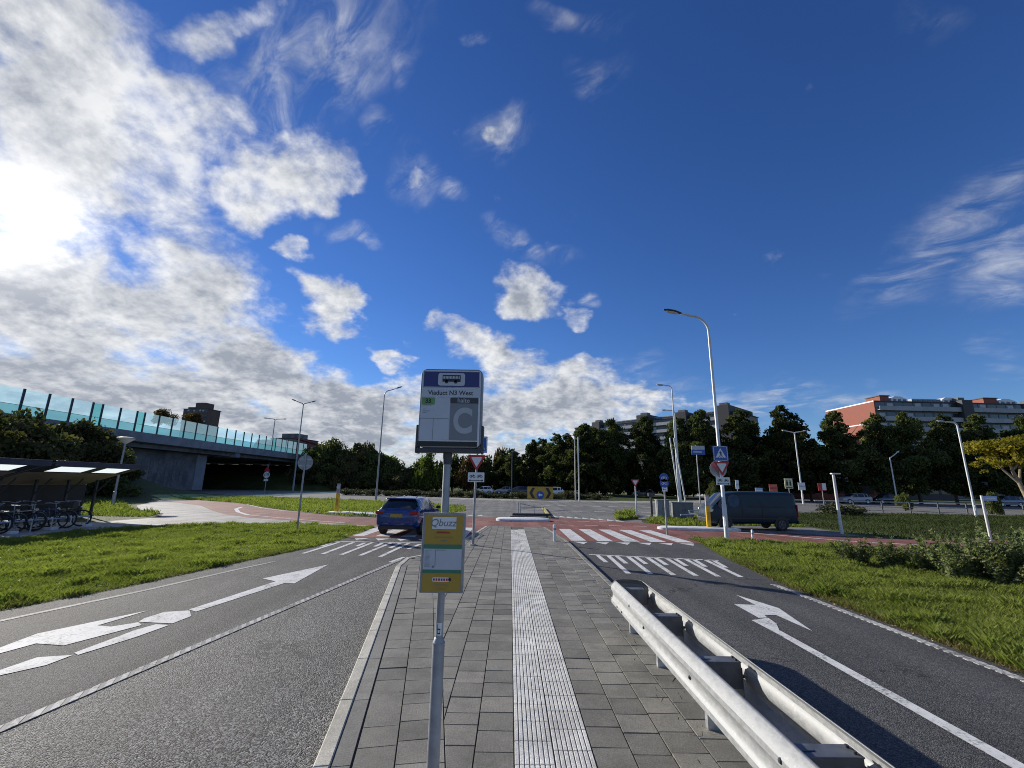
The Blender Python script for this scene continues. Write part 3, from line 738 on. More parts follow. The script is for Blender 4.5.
face('timetable_field', K['sign_pale'], sX(98), sZ(640), sX(348), sZ(290), yf-0.005)
b = MB()
for x0, z0, x1, z1 in ((98, 466, 342, 463), (211, 640, 214, 466), (118, 357, 190, 353), (118, 390, 142, 386), (118, 406, 178, 402), (118, 418, 150, 415)):
    b.box(((sX(x0)+sX(x1))/2, yf-0.0065, (sZ(z0)+sZ(z1))/2), (abs(sX(x1)-sX(x0)), 0.002, abs(sZ(z1)-sZ(z0))))
b.build('ruling', K['sign_grey'], t)
bd = face('line_badge', K['sign_lime'], sX(105), sZ(350), sX(216), sZ(292), yf-0.0075)
text('line_number', '33', 0.044, (sX(160), yf-0.0095, sZ(321)), K['blk'], bd, bold=0.001)
gp = face('stop_letter_field', K['sign_grey'], sX(352), sZ(640), sX(592), sZ(290), yf-0.005)
hp = face('heading', K['dark_metal'], sX(352), sZ(336), sX(592), sZ(290), yf-0.0075, 0, gp)
text('heading_text', 'halte', 0.046, (sX(465), yf-0.0095, sZ(314)), K['sign_letter'], hp, bold=0.0006)
text('stop_letter', 'C', 0.245, (sX(464), yf-0.007, sZ(490)), K['sign_letter'], gp, bold=0.009, sx=0.80)
face('footer', K['blk'], sX(90), sZ(690), sX(592), sZ(650), yf-0.005)
# timetable panel
def iX(zx, zy): return (zx-256-(382-zy)*0.042)*0.00083+0.014
def iZ(zy): return 1.90-ZP-(zy-65)*0.00079
b = MB(); b.box((0.010, -0.065, (iZ(65)+iZ(705))/2), (0.288, 0.03, iZ(65)-iZ(705)))
ip = b.build('timetable_frame', K['galv_dull'], t, bevel=0.004)
poster_dx = 0.010
def ipan(name, m_, x0, z0, x1, z1, lift, r_=0.0, par=ip):
    return face(name, m_, x0+poster_dx, iZ(z0), x1+poster_dx, iZ(z1), -0.081-lift, r_, par)
ipan('poster', K['sign_yellow'], -0.127, 690, 0.127, 80, 0.0)
ipan('brand_plate', K['sign_white'], -0.079, 196, 0.083, 98, 0.002, 0.004)
text('brand_text', 'Qbuzz', 0.066, (0.004, -0.0845, iZ(148)), K['sign_grey'], ip, shear=0.22, bold=0.0004)
ipan('route_sheet', K['sign_pale'], -0.127, 548, 0.127, 322, 0.002)
ipan('route_band', K['sign_green'], -0.127, 356, 0.127, 322, 0.004); ipan('route_band', K['sign_green'], -0.127, 548, 0.127, 522, 0.004)
b = MB()
def bar(x0, z0, x1, z1): b.box(((x0+x1)/2+poster_dx, -0.0850, (iZ(z0)+iZ(z1))/2), (x1-x0, 0.001, abs(iZ(z1)-iZ(z0))))
for z in range(372, 500, 9): bar(-0.118, z, -0.118+random.uniform(0.02, 0.045), z+2)
for z in range(366, 374, 8): bar(-0.05, z, 0.02, z+3)
bar(-0.049, 366, -0.046, 500); bar(-0.068, 490, -0.055, 508)
b.build('route_list', K['sign_grey'], ip)
b = MB(); bar(-0.045, 218, 0.04, 226); bar(-0.05, 228, 0.045, 231); b.build('notice_line', K['sign_red'], ip)
for q_ in ((-0.065, 262, 0.065, 266), (-0.018, 289, 0.022, 294), (-0.05, 638, 0.05, 642), (-0.03, 670, 0.03, 674), (-0.115, 334, -0.09, 341), (-0.08, 335, -0.02, 340)):
    b = MB(); bar(*q_); b.build('small_print', K['sign_grey'], ip)
ipan('notice_plate', K['sign_white'], -0.062, 616, 0.052, 582, 0.002, 0.01)
b = MB(); b.disc((0.064, -0.0845, iZ(598)), 0.010, 'y', 0.002, 14); b.build('notice_mark', K['blk'], ip)
b = MB()
for k in range(6): bar(-0.055+0.017*k, 608, -0.044+0.017*k, 590)
b.build('notice_text', K['sign_red'], ip)
# sticker
b = MB()
def arc_patch(z0, z1, a0, a1, r_):
    n = 8; vs = []; fs = []
    for i in range(n+1):
        a = R(a0+(a1-a0)*i/n); vs += [(r_*math.cos(a), r_*math.sin(a), z0), (r_*math.cos(a), r_*math.sin(a), z1)]
    for i in range(n): fs.append((2*i, 2*i+2, 2*i+3, 2*i+1))
    b.add(vs, fs)
arc_patch(1.01, 1.085, -125, -50, 0.0267)
stk = b.build('sticker', K['sign_white'], pole, fix=False)
b = MB(); arc_patch(1.018, 1.078, -112, -104, 0.0272); arc_patch(1.018, 1.026, -104, -72, 0.0272); arc_patch(1.044, 1.052, -104, -72, 0.0272); arc_patch(1.018, 1.052, -78, -68, 0.0272)
b.build('letter', K['blk'], stk, fix=False)

# ------------------------------------------------------------------ guard rail
t = empty('guard_rail', (1.76, 3.0, ZP), 0, 'double sided galvanised crash barrier with rounded end standing on the pavement', 'guard rail')
def wbeam(path, z0):
    prof = [(0.0, 0.0), (0.018, 0.006), (0.062, 0.045), (0.080, 0.062), (0.080, 0.098), (0.062, 0.115), (0.058, 0.128), (0.050, 0.150), (0.056, 0.172), (0.062, 0.195), (0.080, 0.212), (0.080, 0.248), (0.062, 0.265), (0.018, 0.304), (0.0, 0.310)]
    b = MB(); P = [Vector((x, y, 0)) for x, y in path]; n = len(prof); vs = []; fs = []
    for i, p in enumerate(P):
        d_ = (P[min(i+1, len(P)-1)]-P[max(i-1, 0)]).normalized(); nn = Vector((-d_.y, d_.x, 0))
        for dd, z in prof: q_ = p+nn*dd; vs.append((q_.x, q_.y, z0+z*1.16))
    for i in range(len(P)-1):
        for j in range(n-1): fs.append((i*n+j, i*n+j+1, (i+1)*n+j+1, (i+1)*n+j))
    b.add(vs, fs); return b
Z0 = 0.265
yE = 3.92                                                          # local y where the rounded end starts
lp = [(-0.19, -7.0), (-0.19, -3.0), (-0.19, -0.2), (-0.19, 1.6), (-0.19, yE)]
rp = [(0.19, yE), (0.19, 1.6), (0.19, -0.2), (0.19, -3.0), (0.19, -7.0)]
ep = [(-0.19, yE)]+[(-0.19*math.cos(R(a)), yE+0.12*math.sin(R(a))) for a in range(15, 180, 15)]+[(0.19, yE)]
def solid(o, th=0.004):
    s_ = o.modifiers.new('thickness', 'SOLIDIFY'); s_.thickness = th; s_.offset = -1; return o
galvm, kk = newmat('stained galvanised beam'); co_ = obco(kk)
n1_ = kk.noise(kk.v('MULTIPLY', co_, (26, 14, 26)), 1.0, 9, 0.75); sp2 = kk.noise(co_, 38.0, 4, 0.6)
cc = kk.mix(kk.mr(n1_, 0.38, 0.62, 0, 1), (0.26, 0.27, 0.275, 1), (0.345, 0.35, 0.35, 1)); cc = kk.mix(kk.mr(sp2, 0.6, 0.7, 0, 0.55), cc, (0.42, 0.42, 0.41, 1))
rs = kk.mr(kk.noise(kk.v('MULTIPLY', co_, (3, 3, 1)), 2.3, 5, 0.7), 0.66, 0.75, 0, 0.55); cc = kk.mix(rs, cc, (0.20, 0.13, 0.08, 1))
out(kk, bsdf(kk, cc, kk.mr(n1_, 0.3, 0.7, 0.55, 0.72), 0.35, bump(kk, sp2, 0.15, 0.004)))
solid(wbeam(lp, Z0).build('rail_beam', galvm, t, smooth=True, fix=False)); solid(wbeam(rp, Z0).build('rail_beam', galvm, t, smooth=True, fix=False))
o = solid(wbeam(ep, Z0).build('end_cap', galvm, t, smooth=True, fix=False)); o.scale = (1.012, 1.0, 1.006); o.location = (0, 0.004, -0.003)
K['galv_dark'] = plain('dark weathered steel', (0.15, 0.16, 0.175), 0.5, 0.5, 0.25, 9.0)
for k, y in enumerate((3.72, 2.55, 1.26, -0.05, -1.35, -2.7, -4.0)):
    b = MB(); x = -0.02
    b.box((x-0.045, y, 0.21), (0.006, 0.055, 0.62)); b.box((x, y+0.027, 0.21), (0.09, 0.006, 0.62)); b.box((x, y-0.027, 0.21), (0.09, 0.006, 0.62))
    b.box((x+0.045, y+0.018, 0.21), (0.006, 0.02, 0.62)); b.box((x+0.045, y-0.018, 0.21), (0.006, 0.02, 0.62))
    b.build('post', K['galv'], t)
    if True:
        y -= 0.12 if k else 0.0
        b = MB(); b.box((0, y, Z0+0.300), (0.372, 0.13, 0.008)); b.box((0, y-0.055, Z0+0.20), (0.366, 0.006, 0.20)); b.box((0, y+0.055, Z0+0.20), (0.366, 0.006, 0.20))
        b.box((-0.10, y, Z0+0.307), (0.09, 0.03, 0.006)); b.box((0.185, y, Z0+0.15), (0.006, 0.13, 0.22))
        sb = b.build('spacer', K['galv_dark'], t, bevel=0.003)
        for p0_, p1_, rr_ in [((xx*0.93, y, Z0+0.175), (xx*1.02, y, Z0+0.175), 0.014) for xx in (-0.222, 0.222)]+[((0.155, y+q_, Z0+0.302), (0.155, y+q_, Z0+0.318), 0.011) for q_ in (-0.03, 0.03)]:
            b = MB(); b.tube([p0_, p1_], rr_, 8); b.build('bolt', K['dark_metal'], sb, smooth=True)
for y, z in ((-0.22, 0.275), (-0.44, 0.275), (-0.33, 0.10), (-0.55, 0.10), (2.9, 0.275), (3.3, 0.10), (3.55, 0.10), (1.1, 0.175), (2.4, 0.175)):
    dx = -0.268 if z != 0.175 else -0.245
    b = MB(); b.lathe([(0.0, 0.012), (0.010, 0.011), (0.016, 0.004), (0.017, -0.006)], n=10); o = b.build('splice_bolt', K['dark_metal'], t, smooth=True); o.location = (dx, y, Z0+z); o.rotation_euler = (0, R(-90), 0)
lap = [(-0.1935, -3.0), (-0.1935, -0.62)]
solid(wbeam(lap, Z0).build('lapped_beam', galvm, t, smooth=True, fix=False))

# ------------------------------------------------------------------ traffic signs
def tri(cx, cz, w_, h_):                                           # point-down triangle with rounded corners
    pts = []; v = [(cx-w_/2, cz+h_/2), (cx, cz-h_/2), (cx+w_/2, cz+h_/2)]; r_ = w_*0.07
    for i in range(3):
        p, a, c_ = Vector(v[i]), Vector(v[i-1]), Vector(v[(i+1) % 3])
        e0 = p+(a-p).normalized()*r_*1.7; e1 = p+(c_-p).normalized()*r_*1.7
        for s_ in (0, .25, .5, .75, 1): pts.append(tuple(e0*(1-s_)**2+p*2*s_*(1-s_)+e1*s_*s_))
    return pts
def give_way(par, z, w_, y):
    b = MB(); h_ = w_*0.866; b.prism(tri(0, z, w_, h_), y-0.002, y+0.002, 'y'); o = b.build('give_way_plate', K['sign_red'], par)
    b = MB(); b.prism(tri(0, z+h_*0.055, w_*0.62, h_*0.62), y-0.005, y-0.003, 'y'); b.build('inner_field', K['sign_white'], o); return o
def crossing(par, z, s_, y):
    b = MB(); b.prism(rrect(-s_/2, z-s_/2, s_/2, z+s_/2, s_*0.04), y-0.002, y+0.002, 'y'); o = b.build('crossing_plate', K['sign_blue'], par)
    b = MB(); e = 0.46*s_
    for x0, z0, x1, z1 in ((-e, -e, e, -e+0.02), (-e, e-0.02, e, e), (-e, -e, -e+0.02, e), (e-0.02, -e, e, e)): b.box(((x0+x1)/2, y-0.0035, z+(z0+z1)/2), (x1-x0, 0.002, z1-z0))
    b.build('border', K['sign_white'], o)
    b = MB(); b.prism([(-0.36*s_, z-0.30*s_), (0.36*s_, z-0.30*s_), (0, z+0.36*s_)], y-0.005, y-0.003, 'y'); b.build('triangle_field', K['sign_white'], o)
    b = MB(); u_ = s_
    yy = y-0.0065
    b.disc((-0.01*u_, yy, z+0.155*u_), 0.034*u_, 'y', 0.002, 12)
    for pl in ([(-0.05, .11), (.03, .12), (.05, -.02), (-.03, -.03)], [(-.03, -.02), (.02, -.02), (-.06, -.24), (-.11, -.24)], [(0, -.02), (.05, -.02), (.12, -.22), (.07, -.24)], [(-.04, .10), (-.02, .06), (-.12, -.01), (-.13, .03)], [(.03, .11), (.11, .02), (.09, -.01), (.02, .06)]):
        b.prism([(x*u_, z+q_*u_) for x, q_ in pl], yy-0.001, yy+0.001, 'y')
    for k in range(6): x = -0.30+0.11*k; b.prism([(x*u_, z-0.30*u_), ((x+.055)*u_, z-.30*u_), ((x+.045)*u_, z-.235*u_), ((x+.01)*u_, z-.235*u_)], yy-0.001, yy+0.001, 'y')
    b.build('walker_pictogram', K['sign_navy'], o); return o
def cyclists_plate(par, z, w_, h_, y):
    b = MB(); b.prism(rrect(-w_/2, z-h_/2, w_/2, z+h_/2, 0.02), y-0.002, y+0.002, 'y'); o = b.build('supplementary_plate', K['sign_white'], par)
    b = MB()
    for cx in (-w_*0.22, w_*0.22):
        for dx in (-0.055, 0.055): b.ring((cx+dx, y-0.004, z+0.02), 0.036, 0.007, 'y', 14, 4)
        for p, q_ in (((-.055, .02), (-.02, .075)), ((-.02, .075), (.04, .07)), ((.04, .07), (0, .02)), ((0, .02), (-.02, .08)), ((.055, .02), (.035, .09)), ((0, .02), (-.055, .02))):
            b.tube([(cx+p[0], y-0.004, z+p[1]), (cx+q_[0], y-0.004, z+q_[1])], 0.006, 4)
    b.box((0, y-0.004, z-h_*0.33), (w_*0.72, 0.002, 0.022))
    for s_ in (-1, 1): b.prism([(s_*w_*0.44, z-h_*0.33), (s_*w_*0.34, z-h_*0.33+0.045), (s_*w_*0.34, z-h_*0.33-0.045)], y-0.005, y-0.003, 'y')
    b.build('pictogram', K['blk'], o); return o
t = empty('traffic_sign', (-1.2, 15.3, ZP), R(-3), 'give way sign over a cyclist plate on thin steel pole behind the bus stop flag', 'traffic sign')
b = MB(); b.tube([(0, 0, -0.05), (0, 0, 1.2), (0.06, 0, 3.62)], [0.045, 0.038, 0.036], 12); b.tube([(0, 0, -0.02), (0, 0, 0.04)], 0.11, 14); b.build('pole', K['galv_dull'], t, smooth=True)
o = give_way(t, 2.66, 0.64, -0.055); o.location.x = 0.04
o = cyclists_plate(t, 2.19, 0.56, 0.32, -0.05); o.location.x = 0.035
o = crossing(t, 3.29, 0.56, -0.06); o.location.x = 0.11

# ------------------------------------------------------------------ street lamps
def lamp_head(par, p, d_, L, w_, m_, lens):
    d_ = Vector(d_).normalized(); p = Vector(p); s_ = d_.cross(Vector((0, 0, 1))).normalized(); u_ = s_.cross(d_)
    b = MB(); vs = []; fs = []; st = [(0, .30, .25), (.12, .62, .6), (.45, 1, 1), (.8, .92, .75), (1, .35, .25)]; n = 10
    for f_, ww, hh in st:
        for k in range(n):
            a = 2*math.pi*k/n; x = math.cos(a)*w_/2*ww; z = math.sin(a)*w_*0.22*hh*(1.2 if math.sin(a) > 0 else 0.7)
            q_ = p+d_*(L*f_)+s_*x+u_*z; vs.append(tuple(q_))
    for i in range(len(st)-1):
        for k in range(n): fs.append((i*n+k, i*n+(k+1) % n, (i+1)*n+(k+1) % n, (i+1)*n+k))
    fs += [tuple(range(n)), tuple(range((len(st)-1)*n, len(st)*n))]
    b.add(vs, fs); o = b.build('lamp_head', m_, par, smooth=True)
    b = MB(); c_ = p+d_*(L*0.52)-u_*(w_*0.15)
    poly = [c_+d_*(L*0.34*math.cos(2*math.pi*k/14))+s_*(w_*0.40*math.sin(2*math.pi*k/14)) for k in range(14)]
    b.add([tuple(v) for v in poly]+[tuple(v-u_*w_*0.07) for v in poly], [tuple(range(14)), tuple(range(14, 28))]+[(k, (k+1) % 14, 14+(k+1) % 14, 14+k) for k in range(14)])
    b.build('lens', lens, o, smooth=True); return o
K['lens'] = plain('lamp lens', (0.55, 0.55, 0.52), 0.15, 0, 0.05, 4.0)
def bent_lamp(loc, h, arm, rise, label, m_=None, r0=0.085, r1=0.05, head=0.8, heads=(1,), bend=0.7, rz=0.0, hw=0.26, hm=None, group=None, name='street_lamp', door=True):
    m_ = m_ or K['pale_pole']
    t = empty(name, (loc[0], loc[1], 0), rz, label, 'street lamp', group)
    b = MB(); b.tube([(0, 0, -0.1), (0, 0, 1.4), (0, 0, 1.42), (0, 0, h-bend)], [r0, r0, r0*0.82, r1], 12)
    pole = b.build('pole', m_, t, smooth=True)
    if door: b = MB(); b.box((0, -r0*0.97, 0.75), (r0*1.1, 0.02, 0.42)); b.build('service_door', m_, pole)
    for s_ in heads:
        b = MB(); pts = [(0, 0, h-bend)]
        for k in range(1, 8): a = R(90*k/7); pts.append((s_*bend*(1-math.cos(a)), 0, h-bend+bend*math.sin(a)))
        pts.append((s_*arm, 0, h+rise)); b.tube(pts, [r1]*(len(pts)-1)+[r1*0.8], 10); b.build('arm', m_, t, smooth=True)
        d_ = (s_*(arm-bend), 0, rise) if arm > bend else (s_, 0, 0.1)
        lamp_head(t, (s_*(arm-0.05), 0, h+rise), d_, head, hw, hm or m_, K['lens'])
    return t
t = bent_lamp((8.9, 18.94), 9.74, 1.2, 0.10, 'tall lamp post with bent arm carrying a zebra crossing sign', K['pale_pole'], 0.09, 0.055, 0.86, (-1,), 0.75, 0, 0.30, K['dark_metal'])
pl = empty  # signs bolted to the tall lamp
crossing(t, 3.50, 0.64, -0.10); give_way(t, 2.86, 0.70, -0.11); o = cyclists_plate(t, 2.35, 0.58, 0.32, -0.11)
b = MB(); b.disc((-0.06, 0.10, 2.86), 0.36, 'y', 0.006, 28); b.build('round_plate_back', K['galv_dull'], t)
b = MB()
for z in (3.7, 3.3, 3.0, 2.7, 2.4): b.tube([(0, 0, z), (0, 0, z+0.04)], 0.088, 12)
b.build('clamp', K['galv'], t, smooth=True)
bent_lamp((39.0, 38.2), 7.95, 0.95, 0.05, 'pale lamp post with square bent arm on the grass bank left of yellow tree', r0=0.10, r1=0.07, head=0.8, heads=(-1,), bend=0.35, hw=0.3)
t = bent_lamp((40.9, 63.4), 10.0, 1.3, 0.2, 'pale twin armed lamp post beyond the dark van', r0=0.13, r1=0.08, head=0.55, heads=(-1, 1), bend=0.25, hw=0.34)
bent_lamp((55.8, 65.4), 6.75, 1.1, 0.65, 'pale lamp post with one short arm rising to the right before the red brick wall', r0=0.11, r1=0.08, head=0.6, heads=(1,), bend=0.15, hw=0.34)
t = empty('path_lamp', (15.95, 22.14, 0), 0, 'short white cycle path lamp with a flat box head beside the van', 'path lamp')
b = MB(); b.tube([(0, 0, -0.1), (0, 0, 2.8)], [0.075, 0.06], 12); b.build('pole', K['pale_pole'], t, smooth=True)
b = MB(); b.box((0.10, 0, 2.84), (0.42, 0.17, 0.06)); b.build('lamp_head', K['pale_pole'], t, bevel=0.01)
bent_lamp((15.0, 40.3), 11.35, 0.7, 0.02, 'tall pale lamp post with long left arm beyond the electrical cabinets', K['pale_pole'], 0.12, 0.05, 0.75, (-1,), 0.4, 0, 0.3)
bent_lamp((15.6, 41.6), 9.2, 0.8, 0.02, 'slightly shorter pale lamp post beside the tall one beyond the cabinets', K['pale_pole'], 0.11, 0.06, 0.5, (-1,), 0.3, 0, 0.24)
bent_lamp((8.5, 59.0), 8.6, 0.9, 0.02, 'slim grey lamp post on the roundabout with left arm', K['grey_pole'], 0.09, 0.05, 0.6, (-1,), 0.3, 0, 0.3)
t = empty('steel_mast', (9.0, 59.3, 0), 0, 'bare pale steel mast next to slim roundabout lamp', 'mast')
b = MB(); b.tube([(0, 0, -0.1), (0, 0, 8.3)], [0.10, 0.07], 12); b.build('shaft', K['pale_pole'], t, smooth=True); b = MB(); b.tube([(0, 0, 8.3), (0, 0, 8.42)], 0.09, 12); b.build('cap', K['galv_dull'], t)
t = empty('steel_mast', (0.2, 66.5, 0), 0, 'thin dark green mast behind the low railing on the roundabout', 'mast')
b = MB(); b.tube([(0, 0, -0.1), (0, 0, 6.8)], [0.09, 0.06], 10); b.build('shaft', K['dark_metal'], t, smooth=True); b = MB(); b.tube([(0, 0, 6.8), (0, 0, 6.9)], 0.08, 10); b.build('cap', K['galv_dull'], t)
bent_lamp((-15.1, 51.2), 12.75, 1.3, 0.2, 'tall grey lamp post on the grass left of the blue car', K['grey_pole'], 0.12, 0.055, 0.85, (1,), 0.7, 0, 0.3, K['dark_metal'])
bent_lamp((-46.5, 97), 19.0, 1.5, 0.35, 'tall twin armed lamp post standing before the dark underpass', K['grey_pole'], 0.22, 0.10, 1.1, (-1, 1), 0.5, R(20), 0.5, K['dark_metal'])
t = bent_lamp((-61, 113), 17.5, 1.8, 0.1, 'twin armed lamp post rising behind the glass barrier on the viaduct', K['grey_pole'], 0.18, 0.10, 1.0, (-1, 1), 0.4, R(15), 0.5, K['dark_metal'], door=False)
t = empty('path_lamp', (-29.25, 33.64, 0), 0, 'path lamp with a pale upturned cone shade beside the bike shelter', 'path lamp')
b = MB(); b.tube([(0, 0, -0.1), (0, 0, 1.1), (0, 0, 1.12), (0, 0, 4.7)], [0.11, 0.11, 0.075, 0.06], 12); b.build('pole', K['galv_dull'], t, smooth=True)
b = MB(); b.lathe([(0.07, 4.62), (0.2, 4.7), (0.56, 5.0), (0.56, 5.03)], n=20); b.build('lamp_shade', K['sign_white'], t, smooth=True)
b = MB(); b.lathe([(0.0, 5.16), (0.35, 5.13), (0.60, 5.06), (0.60, 5.03), (0.0, 5.03)], n=20); b.build('lamp_cap', K['dark_metal'], t, smooth=True)

t = empty('round_sign', (-9.27, 20.15, 0), R(8), 'back of a round grey sign on a pole at the grass edge', 'traffic sign')
b = MB(); b.tube([(0, 0, -0.1), (0, 0, 3.32)], 0.038, 12); b.build('pole', K['galv_dull'], t, smooth=True)
b = MB(); b.disc((0, 0.045, 2.90), 0.33, 'y', 0.006, 32); b.build('plate', K['galv_dull'], t)
b = MB(); b.box((0, 0.035, 3.05), (0.5, 0.012, 0.03)); b.box((0, 0.035, 2.75), (0.5, 0.012, 0.03)); b.build('rail', K['galv'], t)
t = empty('cycle_sign', (6.98, 20.48, 0), 0, 'blue cycle path sign over a small white plate at the zebra end', 'traffic sign')
b = MB(); b.tube([(0, 0, -0.1), (0, 0, 2.65)], 0.036, 12); b.build('pole', K['galv_dull'], t, smooth=True)
b = MB()
for z in (2.49, 2.24): b.disc((0, -0.05, z), 0.20, 'y', 0.006, 24)
dsk = b.build('round_plate', K['sign_blue'], t)
b = MB()
for z in (2.49, 2.24):
    for dx in (-0.07, 0.07): b.ring((dx, -0.056, z-0.02), 0.05, 0.010, 'y', 14, 4)
    b.tube([(-0.07, -0.056, z-0.02), (-0.02, -0.056, z+0.06), (0.05, -0.056, z+0.05), (0, -0.056, z-0.02), (-0.07, -0.056, z-0.02)], 0.009, 4)
b.build('cycle_pictogram', K['sign_white'], dsk)
b = MB(); b.box((0, -0.05, 1.98), (0.24, 0.005, 0.2)); wp = b.build('white_plate', K['sign_white'], t)
b = MB(); b.box((0, -0.054, 1.97), (0.12, 0.002, 0.02)); b.prism([(-0.09, 1.97), (-0.04, 2.01), (-0.04, 1.93)], -0.055, -0.053, 'y'); b.build('arrow', K['blk'], wp)
t = empty('give_way_sign', (8.8, 31.8, 0), R(-6), 'small give way triangle on a thin pole at the roundabout entry', 'traffic sign')
b = MB(); b.tube([(0, 0, -0.1), (0, 0, 2.5)], 0.045, 12); b.build('pole', K['pale_pole'], t, smooth=True); give_way(t, 2.28, 0.62, -0.055)
b = MB(); b.tube([(0, 0, -0.02), (0, 0, 0.05)], 0.09, 12); b.build('foot', K['dark_metal'], t)
t = empty('give_way_sign', (-6.8, 47.0, 0), R(20), 'distant give way triangle half hidden behind the bus stop pole', 'traffic sign')
b = MB(); b.tube([(0, 0, -0.1), (0, 0, 6.0)], 0.05, 10); b.build('pole', K['galv_dull'], t, smooth=True); give_way(t, 5.4, 0.9, -0.055)
t = empty('street_name_sign', (20.95, 20.11, 0), 0, 'light blue street name board on a white post by the red path', 'street sign')
b = MB(); b.tube([(0, 0, -0.1), (0, 0, 1.92)], 0.05, 12); b.build('post', K['pale_pole'], t, smooth=True)
b = MB(); b.box((0.30, -0.05, 1.80), (0.62, 0.02, 0.20)); sb = b.build('name_board', K['sign_sky'], t, bevel=0.004)
b = MB(); b.box((0.30, -0.062, 1.80), (0.44, 0.003, 0.035)); b.build('lettering', K['sign_white'], sb)
t = empty('warning_sign', (-39.8, 73.5, 0), 0, 'patterned round warning boards stacked on a post before the underpass', 'traffic sign')
b = MB(); b.tube([(0, 0, -0.1), (0, 0, 4.6)], 0.06, 10); b.build('post', K['galv_dull'], t, smooth=True)
b = MB(); b.prism([(-0.5, 3.5), (0.5, 3.5), (0, 4.4)], -0.08, -0.06, 'y'); b.build('triangle_plate', K['sign_red'], t)
b = MB(); b.disc((0, -0.07, 2.95), 0.52, 'y', 0.01, 20); dk = b.build('round_plate', K['sign_white'], t)
b = MB()
for k in range(4): b.box((-0.3+0.2*k, -0.08, 2.95+0.12*(k % 2)), (0.09, 0.006, 0.5))
b.build('stripe', K['blk'], dk)
b = MB(); b.prism([(-0.36, 2.3), (0.36, 2.3), (0.36, 1.95), (-0.36, 1.95)], -0.08, -0.06, 'y'); b.build('lower_plate', K['sign_white'], t)
# ------------------------------------------------------------------ bollards, cabinets, railing
def yellow_bollard(loc, label, s_=1.0):
    t = empty('traffic_bollard', (loc[0], loc[1], 0.13), 0, label, 'bollard', 'yellow bollards on the splitter islands'); t.scale = (s_, s_, s_)
    b = MB(); b.prism(rrect(-0.11, -0.07, 0.11, 0.07, 0.05, 3), 0, 1.05, 'z'); b.build('body', K['bollard_yellow'], t, smooth=True)
    b = MB(); b.prism(rrect(-0.10, -0.06, 0.10, 0.06, 0.04, 3), 1.05, 1.62, 'z'); b.build('upper_section', K['galv_dull'], t, smooth=True)
    b = MB(); b.disc((0, -0.07, 1.42), 0.11, 'y', 0.01, 18); b.build('round_plate', K['sign_letter'], t)
    b = MB(); b.box((0, -0.074, 0.55), (0.12, 0.006, 0.4)); b.build('reflector', K['sign_yellow'], t); return t
yellow_bollard((10.05, 23.2), 'yellow bollard with grey top in front of the van nose', 0.98)
yellow_bollard((-11.6, 30.6), 'yellow bollard with grey top on the pale island left of the blue car', 1.12)
def marker_post(loc, h, label, r_=0.05):
    t = empty('marker_post', (loc[0], loc[1], 0), 0, label, 'post')
    b = MB(); b.tube([(0, 0, -0.05), (0, 0, h), (0, 0, h+0.03)], [r_, r_, r_*0.5], 12); b.build('shaft', K['sign_white'], t, smooth=True)
    b = MB(); b.tube([(0, 0, h-0.16), (0, 0, h-0.09)], r_+0.003, 12); b.build('band', K['galv_dull'], t, smooth=True)
marker_post((1.62, 16.7), 0.66, 'short white post standing at the corner of the pavement by the zebra', 0.055)
marker_post((10.15, 19.3), 0.36, 'low white post in the grass right of the tall sign lamp', 0.045)
def cabinet(loc, d_, label, m_, rz=0.0):
    t = empty('electrical_cabinet', (loc[0], loc[1], 0), rz, label, 'cabinet')
    b = MB(); b.box((0, 0, d_[2]/2+0.03), (d_[0], d_[1], d_[2])); b.build('body', m_, t, bevel=0.015)
    b = MB(); b.box((0, 0, d_[2]+0.05), (d_[0]+0.06, d_[1]+0.06, 0.05)); b.build('lid', m_, t, bevel=0.01)
    for s_ in (-1, 1): b = MB(); b.box((s_*d_[0]*0.24, -d_[1]/2-0.005, d_[2]/2+0.03), (d_[0]*0.44, 0.012, d_[2]*0.88)); dr = b.build('door', m_, t); b = MB(); b.box((s_*d_[0]*0.07, -d_[1]/2-0.016, d_[2]*0.55), (0.03, 0.02, 0.1)); b.build('handle', K['dark_metal'], dr)
K['cab_grey'] = plain('cabinet grey', (0.17, 0.18, 0.18), 0.6, 0, 0.15, 3.0)
K['cab_pale'] = plain('cabinet pale grey', (0.25, 0.26, 0.26), 0.6, 0, 0.15, 3.0)
cabinet((10.35, 31.0), (0.8, 0.5, 1.15), 'pale grey cabinet nearest the zebra in the row of street cabinets', K['cab_pale'])
cabinet((11.7, 31.0), (1.3, 0.6, 1.0), 'wide dark grey cabinet in the middle of the street cabinet row', K['cab_grey'])
t = empty('post_box', (10.05, 32.4, 0), 0, 'thin dark post with a small box behind the pale cabinet', 'post')
b = MB(); b.box((0, 0, 0.7), (0.14, 0.14, 1.5)); b.build('post', K['dark_metal'], t, bevel=0.01); b = MB(); b.box((0, 0, 1.5), (0.42, 0.24, 0.24)); b.build('box', K['dark_metal'], t, bevel=0.02)
t = empty('trailer', (12.15, 27.9, 0), R(4), 'low empty flatbed trailer parked in front of the van', 'trailer')
b = MB(); b.box((0, 0, 0.48), (1.9, 1.4, 0.09)); b.build('bed', K['dark_metal'], t, bevel=0.01)
b = MB(); b.box((-0.2, -0.7, 0.66), (1.5, 0.03, 0.04)); b.box((-0.2, 0.7, 0.66), (1.5, 0.03, 0.04))
for x in (-0.9, -0.2, 0.5): b.box((x, -0.7, 0.57), (0.04, 0.03, 0.18)); b.box((x, 0.7, 0.57), (0.04, 0.03, 0.18))
b.build('side_rail', K['galv'], t)
